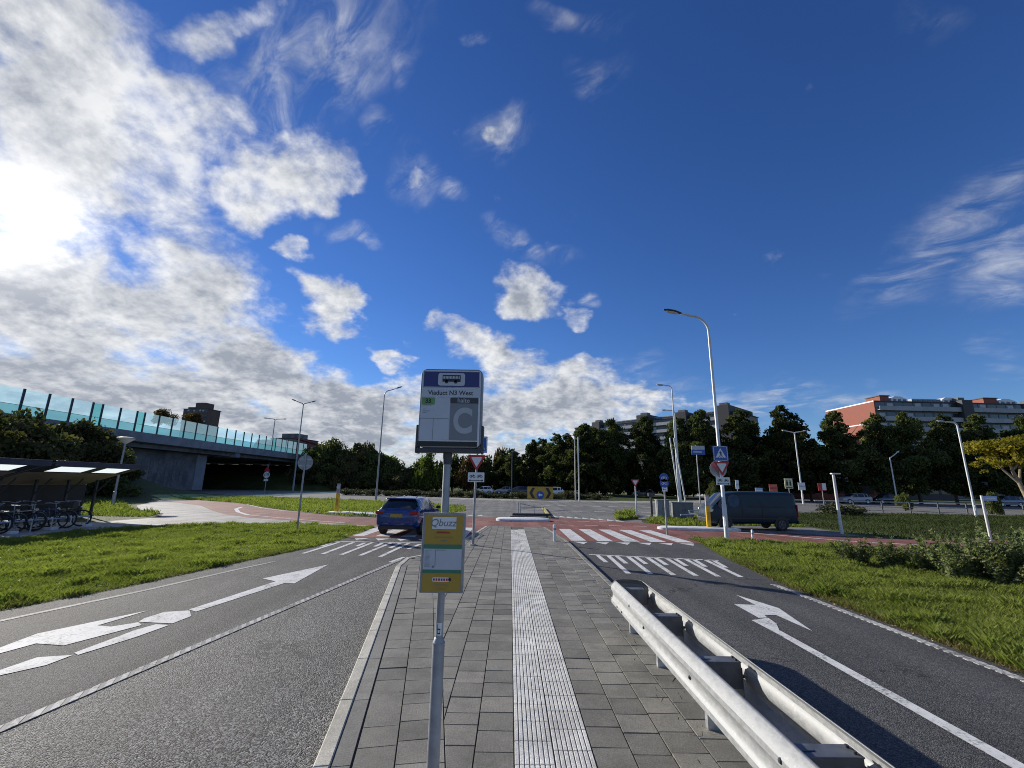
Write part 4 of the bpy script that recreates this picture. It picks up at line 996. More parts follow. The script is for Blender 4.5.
for s_ in (-1, 1):
    b = MB(); b.tube([(0.2, s_*0.62, 0.3), (0.2, s_*0.78, 0.3)], 0.29, 18); wh = b.build('wheel', K['rubber'], t, smooth=True); b = MB(); b.tube([(0.2, s_*0.77, 0.3), (0.2, s_*0.79, 0.3)], 0.15, 14); b.build('rim', K['galv'], wh)
b = MB(); b.tube([(-0.9, 0, 0.45), (-1.8, 0, 0.42)], 0.04, 8); b.build('drawbar', K['galv'], t)
b = MB(); b.box((-0.94, -0.45, 0.42), (0.03, 0.16, 0.08)); b.build('marker_light', K['orange'], t)
for i, (dx, lx, lbl) in enumerate(((0, -0.55, 'leaning pale scaffold pole nearest the lamp, behind the trailer'), (0.55, -0.75, 'leaning pale scaffold pole farther right, behind the trailer'))):
    t = empty('leaning_pole', (14.6+dx, 39.0, 0), 0, lbl, 'pole'); b = MB(); b.tube([(0, 0, -0.05), (lx*0.5, 0, 3.2), (lx, 0, 6.3)], 0.06, 10); b.build('shaft', K['pale_pole'], t, smooth=True)
    b = MB(); b.tube([(0, 0, 0), (0, 0, 0.12)], 0.11, 10); b.build('socket', K['galv_dull'], t)
t = empty('low_railing', (1.3, 30.4, 0.13), 0, 'low tubular steel railing on the dark traffic island', 'railing')
b = MB()
for x in (-0.75, -0.6): b.tube([(x, 0, 0), (x, 0, 0.78)], 0.03, 8)
for x in (0.35, 0.95): b.tube([(x, 0.2, 0), (x, 0.2, 0.5)], 0.028, 8)
b.build('post', K['grey_pole'], t)
b = MB(); b.tube([(-0.6, 0, 0.42), (0.95, 0.2, 0.48)], 0.025, 8); b.tube([(-0.6, 0, 0.7), (0.35, 0.2, 0.5)], 0.022, 8); b.build('rail', K['grey_pole'], t)
b = MB(); b.box((0.1, -0.75, 0.06), (2.5, 0.5, 0.14)); b.build('base', K['blk'], t, bevel=0.02)
# chevron board on the roundabout
t = empty('chevron_board', (4.1, 62.0, -0.3), 0, 'yellow chevron board with black arrows and a blue disc on the roundabout', 'traffic sign')
b = MB(); b.box((0, 0, 1.30), (3.5, 0.05, 1.6)); cb = b.build('board', K['sign_yellow'], t)
b = MB()
for s_ in (-1, 1):
    x = s_*1.05; b.prism([(x-s_*0.35, 1.95), (x+s_*0.05, 1.95), (x+s_*0.45, 1.25), (x+s_*0.05, 0.55), (x-s_*0.35, 0.55), (x+s_*0.05, 1.25)], -0.04, -0.03, 'y')
b.build('chevron', K['blk'], cb)
b = MB(); b.disc((0, -0.045, 1.0), 0.52, 'y', 0.02, 24); ds = b.build('round_plate', K['sign_blue'], t)
b = MB(); b.prism([(-0.30, 1.0), (-0.04, 1.24), (-0.04, 1.09), (0.28, 1.09), (0.28, .91), (-0.04, .91), (-0.04, .76)], -0.06, -0.056, 'y'); b.build('arrow', K['sign_white'], ds)
for s_ in (-1, 1): b = MB(); b.box((s_*1.0, 0.04, 0.4), (0.09, 0.06, 0.9)); b.build('leg', K['galv_dull'], t)


# ------------------------------------------------------------------ vehicles
def loft_car(stn, glass_side, glass_front, glass_rear):
    """stn: (y, zlow, zbelt, ztop, w_belt, w_top); returns body and glass meshes"""
    rings = []
    for (y, zl, zb, zt, wb, wt_) in stn:
        h = [(0, zl), (wb*0.86, zl), (wb*0.97, zl+0.10), (wb, zl+(zb-zl)*0.55), (wb*0.985, zb-0.03), (wb*0.965, zb), (wt_+0.03, zt-0.07), (wt_*0.90, zt-0.012), (wt_*0.5, zt+0.012), (0, zt+0.018)]
        rings.append([(x, y, z) for x, z in h]+[(-x, y, z) for x, z in h[-2:0:-1]])
    n = len(rings[0]); body, gl = MB(), MB()
    V_ = [p for r_ in rings for p in r_]
    def seg(j): return j if j < 9 else n-1-j
    for mbx in (body, gl): mbx.v = list(V_)
    for i in range(len(rings)-1):
        for j in range(n):
            f = (i*n+j, i*n+(j+1) % n, (i+1)*n+(j+1) % n, (i+1)*n+j); s_ = seg(j)
            g_ = (s_ == 5 and i in glass_side) or (s_ in (6, 7, 8) and (i in glass_front or i in glass_rear))
            tgt = gl if g_ else body
            tgt.f.append(f); tgt.mi.append(0)
    body.f += [tuple(range(n))[::-1], tuple((len(rings)-1)*n+k for k in range(n))]; body.mi += [0, 0]
    def tidy(m_, keep):
        o_ = MB(); idx = {}
        for f in keep:
            for v in f:
                if v not in idx: idx[v] = len(o_.v); o_.v.append(m_.v[v])
            o_.f.append(tuple(idx[v] for v in f)); o_.mi.append(0)
        return o_
    cx = lambda f: sum(gl.v[v][0] for v in f)/len(f)
    cy = lambda f: sum(gl.v[v][1] for v in f)/len(f)
    zz_ = [f for f in gl.f]
    nrm_up = {f: (Vector(gl.v[f[1]])-Vector(gl.v[f[0]])).cross(Vector(gl.v[f[3]])-Vector(gl.v[f[0]])) for f in zz_}
    side = [f for f in zz_ if seg(f[0] % n) == 5]; top = [f for f in zz_ if seg(f[0] % n) != 5]
    ymid = sum(r_[0][1] for r_ in rings)/len(rings)
    parts = [('side_window', [f for f in side if cx(f) > 0]), ('side_window', [f for f in side if cx(f) < 0]), ('windscreen', [f for f in top if f[0]//n in glass_front]), ('rear_window', [f for f in top if f[0]//n in glass_rear])]
    return tidy(body, body.f), [(nm, tidy(gl, fs)) for nm, fs in parts if fs]
def car_shell(t, stn, a, b_, c_, pt, sub=True):
    bd, gls = loft_car(stn, a, b_, c_)
    for nm, m_, mt in [('body', bd, pt)]+[(nm, g_, K['glass_dark']) for nm, g_ in gls]:
        o = m_.build(nm, mt, t, smooth=True)
        if sub: s_ = o.modifiers.new('round', 'SUBSURF'); s_.levels = 1; s_.render_levels = 1
def wheel(par, x, y, r_, side, rimm):
    b = MB(); w_ = 0.21
    b.tube([(x-side*w_, y, r_), (x-side*0.02, y, r_), (x, y, r_)], [r_, r_, r_*0.93], 24); wh = b.build('wheel', K['rubber'], par, smooth=True)
    b = MB(); b.tube([(x-side*0.01, y, r_), (x+side*0.004, y, r_)], r_*0.64, 20); rm = b.build('rim', rimm, wh)
    b = MB()
    for k in range(5):
        a = 2*math.pi*k/5; b.box((x+side*0.006, y+math.cos(a)*r_*0.38, r_+math.sin(a)*r_*0.38), (0.006, 0.09, 0.12))
    b.build('spoke_gap', K['blk'], rm)
def arch(par, x, y, r_, side):
    b = MB(); pts = [(y+math.cos(R(a))*r_*1.2, r_+math.sin(R(a))*r_*1.2) for a in range(-20, 201, 20)]; b.prism(pts, x-0.012, x+0.008, 'x'); b.build('wheel_arch', K['blk'], par)
HATCH = [(-2.12, .48, .74, .80, .74, .62), (-2.06, .30, .92, .98, .84, .70), (-1.98, .26, 1.00, 1.06, .885, .72), (-1.72, .24, 1.00, 1.31, .895, .66), (-1.50, .23, .99, 1.45, .90, .62), (-1.40, .23, .985, 1.47, .90, .615),
         (-1.02, .22, .98, 1.495, .90, .615), (-.95, .22, .975, 1.50, .90, .615), (-.05, .21, .96, 1.505, .90, .61), (.02, .21, .955, 1.50, .90, .61), (.42, .21, .945, 1.45, .90, .60), (.80, .21, .935, 1.24, .90, .66), (1.12, .21, .93, 1.03, .895, .72),
         (1.5, .21, .88, .97, .88, .72), (1.9, .24, .78, .87, .84, .66), (2.08, .30, .66, .74, .76, .58), (2.15, .38, .58, .62, .68, .5)]
def hatchback(name, loc, rz, paint_, label, cat='car', scale=1.0, rims=None, group=None):
    t = empty(name, (loc[0], loc[1], 0), rz, label, cat, group); t.scale = (scale,)*3
    car_shell(t, HATCH, (3, 5, 7, 9, 10), (10, 11), (2, 3), paint_)
    for s_ in (-1, 1):
        for y in (-1.28, 1.32): arch(t, s_*0.895, y, 0.315, s_); wheel(t, s_*0.905, y, 0.315, s_, rims or K['chrome'])
        b = MB(); b.box((s_*0.72, -2.045, 0.90), (0.34, 0.12, 0.12)); b.box((s_*0.86, -1.98, 0.91), (0.07, 0.2, 0.10)); b.build('tail_light', K['red_lens'], t, bevel=0.02)
        b = MB(); b.box((s_*0.60, 2.05, 0.66), (0.36, 0.14, 0.10)); b.build('headlight', K['chrome'], t, bevel=0.02)
        b = MB(); b.box((s_*1.0, 0.78, 1.02), (0.2, 0.10, 0.14)); b.build('mirror', K['blk'], t, bevel=0.03)
        b = MB(); b.tube([(s_*0.56, -1.35, 1.5), (s_*0.57, -1.2, 1.545), (s_*0.57, 0.05, 1.55), (s_*0.56, 0.2, 1.5)], 0.016, 6); b.build('roof_rail', K['blk'], t)
        b = MB(); b.box((s_*0.898, -0.55, 0.84), (0.03, 0.16, 0.025)); b.box((s_*0.902, 0.4, 0.83), (0.03, 0.16, 0.025)); b.build('handle', K['blk'], t)
    b = MB(); b.box((0, -2.105, 0.80), (0.50, 0.02, 0.11)); pl = b.build('licence_plate', K['sign_yellow'], t)
    b = MB(); b.prism([(-0.66, 1.43), (0.66, 1.43), (0.60, 1.475), (-0.60, 1.475)], -1.66, -1.42, 'y'); b.build('spoiler', paint_, t, bevel=0.015)
    b = MB(); b.box((0, -2.09, 0.33), (1.45, 0.1, 0.14)); b.build('bumper', K['blk'], t, bevel=0.03)
    b = MB(); b.prism([(0, 1.51), (0.03, 1.58), (0.0, 1.585)], -0.0, 0.02, 'x', (0, -1.2, 0)); b.build('aerial', K['blk'], t)
    return t
car_blue = carpaint('metallic blue car paint', (0.006, 0.032, 0.165))
hatchback('parked_car', (-4.38, 20.5), R(-5), car_blue, 'dark blue hatchback seen from behind on the left carriageway', rims=K['galv'], scale=0.99)
VAN = [(-2.66, .45, 1.12, 1.90, .90, .78), (-2.60, .38, 1.16, 1.96, .955, .80), (-2.3, .34, 1.16, 1.99, .965, .81), (-.2, .32, 1.16, 2.0, .97, .81), (.55, .30, 1.15, 2.0, .97, .81), (.68, .30, 1.15, 1.99, .97, .81), (1.45, .29, 1.13, 1.93, .965, .79), (1.55, .29, 1.12, 1.88, .965, .78),
       (2.02, .29, 1.10, 1.50, .955, .80), (2.30, .30, 1.07, 1.24, .94, .82), (2.52, .32, .96, 1.08, .90, .74), (2.64, .36, .78, .86, .82, .64), (2.68, .44, .66, .72, .74, .56)]
van_paint = plain('dark slate blue van paint', (0.009, 0.026, 0.040), 0.38, 0, 0.05, 3.0, Specular_IOR_Level=0.35)
rim_dark = plain('grey steel rim', (0.10, 0.10, 0.105), 0.5, 0.4, 0.1, 4.0)
t = empty('delivery_van', (12.35, 24.0, 0), R(86), 'dark slate blue panel van parked beside the red cycle path', 'van')
car_shell(t, VAN, (5, 7), (7, 8), (), van_paint)
t.scale = (0.97, 0.83, 0.95)
for s_ in (-1, 1):
    for y in (-1.62, 1.68): arch(t, s_*0.962, y, 0.34, s_); wheel(t, s_*0.975, y, 0.34, s_, rim_dark)
    b = MB(); b.box((s_*0.92, -2.62, 1.05), (0.10, 0.06, 0.62)); b.build('tail_light', K['red_lens'], t, bevel=0.02)
    b = MB(); b.box((s_*0.78, 2.42, 0.98), (0.26, 0.34, 0.16)); b.build('headlight', K['chrome'], t, bevel=0.04)
    b = MB(); b.box((s_*1.07, 1.62, 1.25), (0.22, 0.14, 0.30)); b.build('mirror', K['blk'], t, bevel=0.03)
    b = MB(); b.box((s_*0.969, -0.9, 1.24), (0.012, 2.2, 0.035)); b.box((s_*0.972, 0.0, 0.62), (0.014, 4.2, 0.07)); b.build('side_rail', K['blk'], t)
    b = MB(); b.box((s_*0.973, 0.62, 1.0), (0.008, 0.012, 1.2)); b.box((s_*0.973, -0.55, 1.0), (0.008, 0.012, 1.2)); b.build('door_seam', K['blk'], t)
    b = MB(); b.box((s_*0.975, 0.82, 1.03), (0.03, 0.18, 0.035)); b.build('handle', K['blk'], t)
b = MB(); b.box((0, 2.62, 0.48), (1.5, 0.14, 0.26)); b.build('bumper', K['blk'], t, bevel=0.04)
b = MB(); b.box((0, -2.66, 0.46), (1.75, 0.1, 0.18)); b.build('bumper', K['blk'], t, bevel=0.03)
white_paint = carpaint('white car paint', (0.75, 0.76, 0.78)); silver = carpaint('silver car paint', (0.36, 0.38, 0.40)); dark_car = carpaint('black car paint', (0.012, 0.013, 0.015)); redcar = carpaint('dark red car paint', (0.16, 0.012, 0.012)); bluegrey = carpaint('grey blue car paint', (0.10, 0.14, 0.2))
def compact_car(loc, rz, pt, label, s_=1.0, group=None):
    t = empty('parked_car', (loc[0], loc[1], 0), rz, label, 'car', group); t.scale = (s_,)*3
    car_shell(t, HATCH, (3, 5, 7, 9, 10), (10, 11), (2, 3), pt, False)
    for q_ in (-1, 1):
        for y in (-1.28, 1.32): arch(t, q_*0.895, y, 0.315, q_); b = MB(); b.tube([(q_*0.70, y, .315), (q_*0.905, y, .315)], 0.315, 16); wh = b.build('wheel', K['rubber'], t, smooth=True); b = MB(); b.tube([(q_*0.90, y, .315), (q_*0.912, y, .315)], 0.2, 14); b.build('rim', K['galv'], wh)
        b = MB(); b.box((q_*0.6, 2.05, 0.66), (0.36, 0.14, 0.1)); b.build('headlight', K['chrome'], t); b = MB(); b.box((q_*0.72, -2.045, 0.9), (0.34, 0.12, 0.12)); b.build('tail_light', K['red_lens'], t)
    return t
compact_car((7.6, 83), R(80), white_paint, 'white estate car driving round the roundabout right of the chevron board', 1.12)
compact_car((1.6, 90), R(90), dark_car, 'black car half hidden behind the roundabout shrubs left of the chevron board', 1.1)
compact_car((-5.6, 95), R(85), white_paint, 'white car half hidden behind shrubs beyond the yield sign', 1.0)
compact_car((-1.2, 98), R(95), silver, 'silver car just left of the dark roundabout mast', 1.0)
compact_car((27.0, 92), R(82), silver, 'low silver car passing under the trees beyond the give way sign', 1.0)
for i, (x, y, a, pt, lb) in enumerate(((52.0, 68.5, 88, silver, 'silver car parked right of the twin armed lamp'), (57.5, 69.5, 92, dark_car, 'black car parked beneath the trees before the brick wall'),
        (72.5, 66.5, 90, bluegrey, 'grey blue car parked behind the square bent lamp'), (77.6, 66.0, 88, white_paint, 'white car parked in the shade left of the yellow tree'), (83, 65.6, 91, dark_car, 'black car parked behind the street name board'), (90.0, 65, 90, silver, 'silver car parked by the yellow tree trunk'))):
    compact_car((x, y), R(a), pt, lb, 1.0, 'cars parked along the far street')

# ------------------------------------------------------------------ bike shelters
def shelter(y0, y1, lights, label):
    t = empty('bike_shelter', (-20.5, y0, 0), 0, label, 'bike shelter'); L = y1-y0
    zf, zb_, xb = 2.70, 1.72, -3.0
    b = MB(); b.add([(0.25, 0, zf+.04), (0.25, L, zf+.04), (xb, L, zb_+.04), (xb, 0, zb_+.04), (0.25, 0, zf+.0), (0.25, L, zf), (xb, L, zb_), (xb, 0, zb_)], [(0, 1, 2, 3), (0, 1, 5, 4), (1, 2, 6, 5), (2, 3, 7, 6), (3, 0, 4, 7)])
    # underside left open where the roof lights sit
    def ux(u): return (0.25+(xb-0.25)*u, zf+(zb_-zf)*u)
    u0, u1 = 0.10, 0.40
    xs = [0.0]+[v for l in lights for v in l]+[L]
    for k in range(len(xs)-1):
        if k % 2 == 0:
            (xa, za), (xc, zc) = ux(u0), ux(u1); b.add([(xa, xs[k], za), (xa, xs[k+1], za), (xc, xs[k+1], zc), (xc, xs[k], zc)], [(0, 1, 2, 3)])
    (xa, za), (xc, zc) = ux(0), ux(u0); b.add([(xa, 0, za), (xa, L, za), (xc, L, zc), (xc, 0, zc)], [(0, 1, 2, 3)])
    b.v[0:4] = b.v[0:4]; b.f[0] = b.f[0]
    # top skin also open over the roof lights: rebuild as strips
    b.f.pop(0); b.mi.pop(0)
    def top(ua, ub, ya, yb):
        (xa, za), (xc, zc) = ux(ua), ux(ub); b.add([(xa, ya, za+.04), (xa, yb, za+.04), (xc, yb, zc+.04), (xc, ya, zc+.04)], [(0, 1, 2, 3)])
    top(0, u0, 0, L); top(u1, 1, 0, L)
    for k in range(0, len(xs)-1, 2): top(u0, u1, xs[k], xs[k+1])
    b.build('roof', K['roof_dark'], t, fix=False)
    b = MB(); (xa, za), (xc, zc) = ux(u1), ux(1.0); b.add([(xa, 0.05, za-.01), (xa, L-.05, za-.01), (xc, L-.05, zc-.01), (xc, 0.05, zc-.01)], [(0, 1, 2, 3)]); b.build('soffit', K['tan'], t, fix=False)
    b = MB(); b.box((0.27, L/2, zf-0.02), (0.06, L, 0.26)); b.build('fascia', K['roof_dark'], t, bevel=0.01)
    for l in lights:
        (xa, za), (xc, zc) = ux(u0), ux(u1); b = MB(); b.add([(xa, l[0], za+.02), (xa, l[1], za+.02), (xc, l[1], zc+.02), (xc, l[0], zc+.02)], [(0, 1, 2, 3)]); b.build('roof_light', K['opal'], t, fix=False)
    n = 3
    for k in range(n+1):
        y = 0.15+(L-0.3)*k/n; b = MB(); b.box((-2.2, y, 0.98), (0.10, 0.10, 1.96)); b.build('post', K['dark_metal'], t)
    b = MB(); b.box((-2.9, L/2, 0.9), (0.06, L, 1.62)); b.build('back_wall', K['blk'], t)  # wall coloured black to stand for the shadow under the roof
    for k in range(n+1):
        y = 0.15+(L-0.3)*k/n; b = MB(); b.tube([(-2.2, y, 1.25), (-1.5, y, 2.02)], 0.035, 6); b.build('brace', K['dark_metal'], t)
mo, kk = newmat('opal roof sheet'); trn = kk.t.nodes.new('ShaderNodeBsdfTranslucent'); trn.inputs[0].default_value = (0.80, 0.88, 0.84, 1)
dfs = bsdf(kk, (0.7, 0.76, 0.73, 1), 0.4); msx = kk.t.nodes.new('ShaderNodeMixShader'); msx.inputs[0].default_value = 0.85
kk.t.links.new(dfs, msx.inputs[1]); kk.t.links.new(trn.outputs[0], msx.inputs[2]); out(kk, msx.outputs[0]); K['opal'] = mo
shelter(13.2, 19.75, ((3.0, 6.1),), 'bike shelter at the frame edge with one long bright roof light')
shelter(19.95, 25.0, ((0.75, 2.6), (3.1, 4.6)), 'bike shelter nearest the cone lamp with two bright roof lights')

def bike(m_frame, label, loc, rz, bar_drop=0.0, crate=False):
    t = empty('bicycle', loc, rz, label, 'bicycle', 'bicycles parked in the shelter rack')
    for x, nm in ((-0.54, 0), (0.54, 1)):
        b = MB(); b.ring((x, 0, 0.35), 0.33, 0.021, 'y', 30, 6); wh = b.build('wheel', K['rubber'], t, smooth=True)
        b = MB(); b.ring((x, 0, 0.35), 0.30, 0.010, 'y', 26, 5)
        for k in range(9): a = 2*math.pi*k/9; b.tube([(x, 0.012*(-1)**k, 0.35), (x+math.cos(a)*0.3, 0, 0.35+math.sin(a)*0.3)], 0.0028, 3, False)
        b.tube([(x, -0.05, 0.35), (x, 0.05, 0.35)], 0.025, 8); b.build('rim', K['dark_metal'], wh)
        b = MB(); vs = []; fs = []
        for k in range(13):
            a = R(20+150*k/12) if nm == 0 else R(10+120*k/12)
            for dy in (-0.028, 0.028): vs.append((x+math.cos(a)*0.372, dy, 0.35+math.sin(a)*0.372))
        for k in range(12): fs.append((2*k, 2*k+1, 2*k+3, 2*k+2))
        b.add(vs, fs); b.build('mudguard', K['blk'], t)
    b = MB(); bb = (-0.08, 0, 0.30)
    for p, q_, r_ in (((-0.08, 0, .30), (-0.20, 0, .80), .017), ((-0.19, 0, .72), (0.37, 0, .76), .017), ((-0.08, 0, .30), (0.39, 0, .70), .019), ((-0.08, 0, .30), (-0.54, 0, .35), .012), ((-0.19, 0, .70), (-0.54, 0, .35), .010), ((0.36, 0, .86), (0.40, 0, .66), .02)):
        b.tube([p, q_], r_, 8)
    b.build('frame', m_frame, t, smooth=True)
    b = MB()
    for dy in (-0.05, 0.05): b.tube([(0.40, dy*0.6, .68), (0.46, dy, .5), (0.54, dy, .35)], 0.012, 6)
    b.build('fork', m_frame, t)
    b = MB(); b.tube([(0.37, 0, .84), (0.34, 0, 1.02)], 0.013, 8); z = 1.06-bar_drop
    b.tube([(0.14, -0.30, z+.02), (0.30, -0.27, z+.03), (0.36, -0.10, z), (0.34, 0, z-.03), (0.36, 0.10, z), (0.30, 0.27, z+.03), (0.14, 0.30, z+.02)], 0.012, 8); b.build('handlebar', K['galv_dull'], t, smooth=True)
    b = MB(); b.tube([(-0.20, 0, .78), (-0.225, 0, .93)], 0.013, 8); b.prism([(-0.38, .10), (-0.38, -.10), (-0.22, -.07), (-0.02, -.03), (-0.02, .03), (-0.22, .07)], .93, .99); b.build('saddle', K['blk'], t, bevel=0.015)
    b = MB(); b.box((-0.52, 0, .755), (0.40, 0.13, 0.02))
    for s_ in (-1, 1): b.tube([(-0.54, s_*0.06, .36), (-0.56, s_*0.06, .75)], 0.007, 5)
    b.build('luggage_rack', K['blk'], t)
    b = MB(); b.disc((-0.08, -0.05, .30), 0.095, 'y', 0.01, 18); b.tube([(-0.08, -0.05, .30), (-0.0, -0.09, .16)], 0.01, 6); b.tube([(-0.08, 0.05, .30), (-0.16, 0.09, .44)], 0.01, 6); b.box((0.0, -0.13, .16), (0.09, 0.08, .02)); b.box((-0.16, 0.13, .44), (0.09, 0.08, .02)); b.build('crankset', K['galv_dull'], t)
    b = MB(); b.disc((0.47, 0, 0.80), 0.045, 'x', 0.06, 12); b.build('headlight', K['chrome'], t)
    if crate:
        b = MB()
        for q_ in ((0, -0.15), (0, 0.15)): b.box((0.56, q_[1], 0.94), (0.34, 0.015, 0.22))
        for q_ in (-0.17, 0.17): b.box((0.56+q_, 0, 0.94), (0.015, 0.3, 0.22))
        b.box((0.56, 0, 0.83), (0.34, 0.3, 0.015)); b.build('carrier_crate', K['blk'], t)
    return t
fr_blk = plain('black bike frame', (0.02, 0.02, 0.022), 0.3, 0.2, 0.1, 5.0); fr_gry = plain('grey green bike frame', (0.13, 0.16, 0.14), 0.35, 0.2, 0.1, 5.0); fr_wht = plain('pale bike frame', (0.5, 0.52, 0.52), 0.35, 0.1, 0.1, 5.0); fr_blu = plain('blue bike frame', (0.03, 0.06, 0.16), 0.3, 0.2, 0.1, 5.0); fr_red = plain('dark red bike frame', (0.16, 0.03, 0.025), 0.3, 0.2, 0.1, 5.0)
BK = [(21.2, fr_blk, 'black bicycle at the open end of the rack, nearest the cone lamp', 25, 0, False), (20.6, fr_gry, 'grey green bicycle with a front crate, second from the cone lamp', 12, 0, True), (20.15, fr_blu, 'blue bicycle between the crate bicycle and the pale one', 16, 0.04, False),
      (19.6, fr_wht, 'pale framed bicycle with upright bars near the open end of the rack', 5, -0.05, False), (19.2, fr_blk, 'black bicycle with low bars left of the pale one', 19, 0.08, False), (18.7, fr_gry, 'grey green bicycle with raised bars below the roof gap', 8, -0.06, False),
      (18.25, fr_red, 'dark red bicycle just left of the roof gap', 14, 0.0, False), (17.8, fr_blk, 'black bicycle leaning beside the dark red one', -3, 0.03, False), (17.3, fr_blu, 'blue bicycle with raised bars under the long roof light', 17, -0.05, False), (16.8, fr_gry, 'grey green bicycle with a crate under the long roof light', 6, 0.0, True), (16.2, fr_blk, 'black crate bicycle at the frame edge', 4, 0.0, True)]
for y, m_, lb, a, dr, cr in BK: bike(m_, lb, (-19.25+random.uniform(-.15, .15), y-1.3, 0.01), R(a), dr, cr)
t = empty('bike_rack', (-18.75, 17.6, 0), 0, 'long low steel bike rack on pale feet under the shelters', 'bike rack')
b = MB(); b.tube([(0.1, -3.6, 0.42), (0.1, 2.8, 0.42)], 0.03, 8); b.tube([(-0.5, -3.6, 0.42), (-0.5, 2.8, 0.42)], 0.03, 8); b.build('rail', K['galv'], t)
for k in range(9):
    y = -3.5+0.78*k; b = MB(); b.tube([(0.12, y, 0), (0.12, y, 0.45), (-0.5, y, 0.45), (-0.5, y, 0)], 0.025, 6); b.build('hoop', K['galv'], t)
for k in range(5): b = MB(); b.box((0.12, -3.3+1.5*k, 0.05), (0.3, 0.3, 0.1)); b.build('foot', K['conc_white'], t)


# ------------------------------------------------------------------ viaduct with glass noise barrier
VX = -55.0
t = empty('viaduct', (VX, 40, 0), 0, 'grey concrete motorway viaduct with a dark underpass on the left', 'viaduct')
b = MB(); b.box((-20, 38, 8.0), (39.6, 100, 0.9)); b.build('deck', K['conc_dark'], t)  # deck made extra wide so the underpass stays dark
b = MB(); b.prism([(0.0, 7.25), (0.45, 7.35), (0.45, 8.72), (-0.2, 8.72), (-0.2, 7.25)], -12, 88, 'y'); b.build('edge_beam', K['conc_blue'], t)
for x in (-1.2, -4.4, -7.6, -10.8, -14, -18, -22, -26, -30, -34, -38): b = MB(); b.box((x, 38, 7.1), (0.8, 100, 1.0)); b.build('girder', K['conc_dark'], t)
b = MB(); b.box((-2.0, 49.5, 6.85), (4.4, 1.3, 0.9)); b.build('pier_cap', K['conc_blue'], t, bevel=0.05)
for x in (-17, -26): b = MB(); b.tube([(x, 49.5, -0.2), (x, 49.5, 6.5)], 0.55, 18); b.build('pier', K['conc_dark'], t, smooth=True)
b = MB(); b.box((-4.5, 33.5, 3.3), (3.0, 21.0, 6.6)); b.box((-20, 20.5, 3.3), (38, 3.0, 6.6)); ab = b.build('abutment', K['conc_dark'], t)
b = MB(); b.box((-2.9, 43.6, 3.3), (0.3, 2.6, 6.4)); b.build('wall_end', plain('pale abutment end', (0.27, 0.28, 0.30), 0.8, 0, 0.15, 1.0), ab)
b = MB()
for k in range(7): b.box((-2.99, 29+1.7*k, 3.0), (0.06, 0.7, 4.4))
b.build('painted_panel', plain('faded wall painting', (0.17, 0.17, 0.16), 0.8, 0, 0.35, 2.0), ab)
b = MB(); b.box((-20, 90.0, 3.75), (39.5, 3.0, 7.5)); b.box((-39, 62, 3.75), (1.0, 58, 7.5)); b.build('far_abutment_and_light_stop', K['facade_dark'], t)  # end abutment, plus an added side wall that shuts daylight out of the underpass
t = empty('noise_barrier', (VX+0.1, 40, 8.72), 0, 'blue green glass noise barrier with dark slanted posts along the viaduct edge', 'noise barrier')
mg, kk = newmat('teal barrier glass'); tp = kk.t.nodes.new('ShaderNodeBsdfTransparent'); oc = obco(kk); spz = kk.t.nodes.new('ShaderNodeSeparateXYZ'); kk.t.links.new(oc, spz.inputs[0])
def tealglass(name, tcol, dcol, f):
    mg, kk = newmat(name); tp = kk.t.nodes.new('ShaderNodeBsdfTransparent'); tp.inputs[0].default_value = c4(tcol)
    d_ = bsdf(kk, c4(dcol), 0.12, 0, None, Specular_IOR_Level=0.6); tr = kk.t.nodes.new('ShaderNodeBsdfTranslucent'); tr.inputs[0].default_value = c4(dcol)
    m1 = kk.t.nodes.new('ShaderNodeMixShader'); m1.inputs[0].default_value = 0.75; kk.t.links.new(d_, m1.inputs[1]); kk.t.links.new(tr.outputs[0], m1.inputs[2])
    m2 = kk.t.nodes.new('ShaderNodeMixShader'); m2.inputs[0].default_value = f; kk.t.links.new(tp.outputs[0], m2.inputs[1]); kk.t.links.new(m1.outputs[0], m2.inputs[2]); out(kk, m2.outputs[0]); return mg
K['teal_up'] = tealglass('clear blue barrier glass', (0.80, 0.93, 0.97), (0.55, 0.75, 0.84), 0.18)
K['teal_low'] = tealglass('dark teal barrier glass', (0.48, 0.72, 0.76), (0.30, 0.50, 0.57), 0.42)
K['teal_full'] = tealglass('full teal barrier glass', (0.45, 0.74, 0.77), (0.28, 0.54, 0.58), 0.38)
ys = [34.7, 37.5, 40.3, 43.1, 45.9, 48.7, 51.5, 54.3, 57.1, 58.5, 61.3, 64.1, 65.5]
while ys[-1] < 99.5: ys.append(ys[-1]+2.8)
ys.append(ys[-1]+1.4)
while ys[-1] < 117.5: ys.append(ys[-1]+2.8)
HB = 2.95
for y in ys: b = MB(); b.box((0, y-40, HB/2), (0.14, 0.22, HB+0.1)); b.build('post', K['dark_metal'], t)
for y0, y1 in zip(ys[:-1], ys[1:]):
    full = y1-y0 < 2.0; L = y1-y0-0.24; yc = (y0+y1)/2-40
    b = MB(); b.box((0, yc, (HB+1.15)/2), (0.03, L, HB-1.17)); pn = b.build('glass_pane', K['teal_full'] if full else K['teal_up'], t)
    b = MB(); b.box((0, yc, 0.57), (0.03, L, 1.10)); b.build('lower_pane', K['teal_full'] if full else K['teal_low'], pn)
b = MB(); b.box((0, 41.4, 1.135), (0.05, 82, 0.03)); b.box((0, 41.4, 0.02), (0.16, 82, 0.06)); b.build('rail', K['dark_metal'], t)
t = empty('steel_railing', (-53.6, 114, 8.0), 0, 'dark red steel railing at the right end of the glass barrier', 'railing')
rr = plain('dark red steel', (0.17, 0.03, 0.025), 0.6, 0.1, 0.2, 2.0)
b = MB(); b.tube([(0, -4, 4.3), (1.5, 6, 3.6), (3.5, 14, 3.0)], 0.42, 6); b.build('top_rail', rr, t)
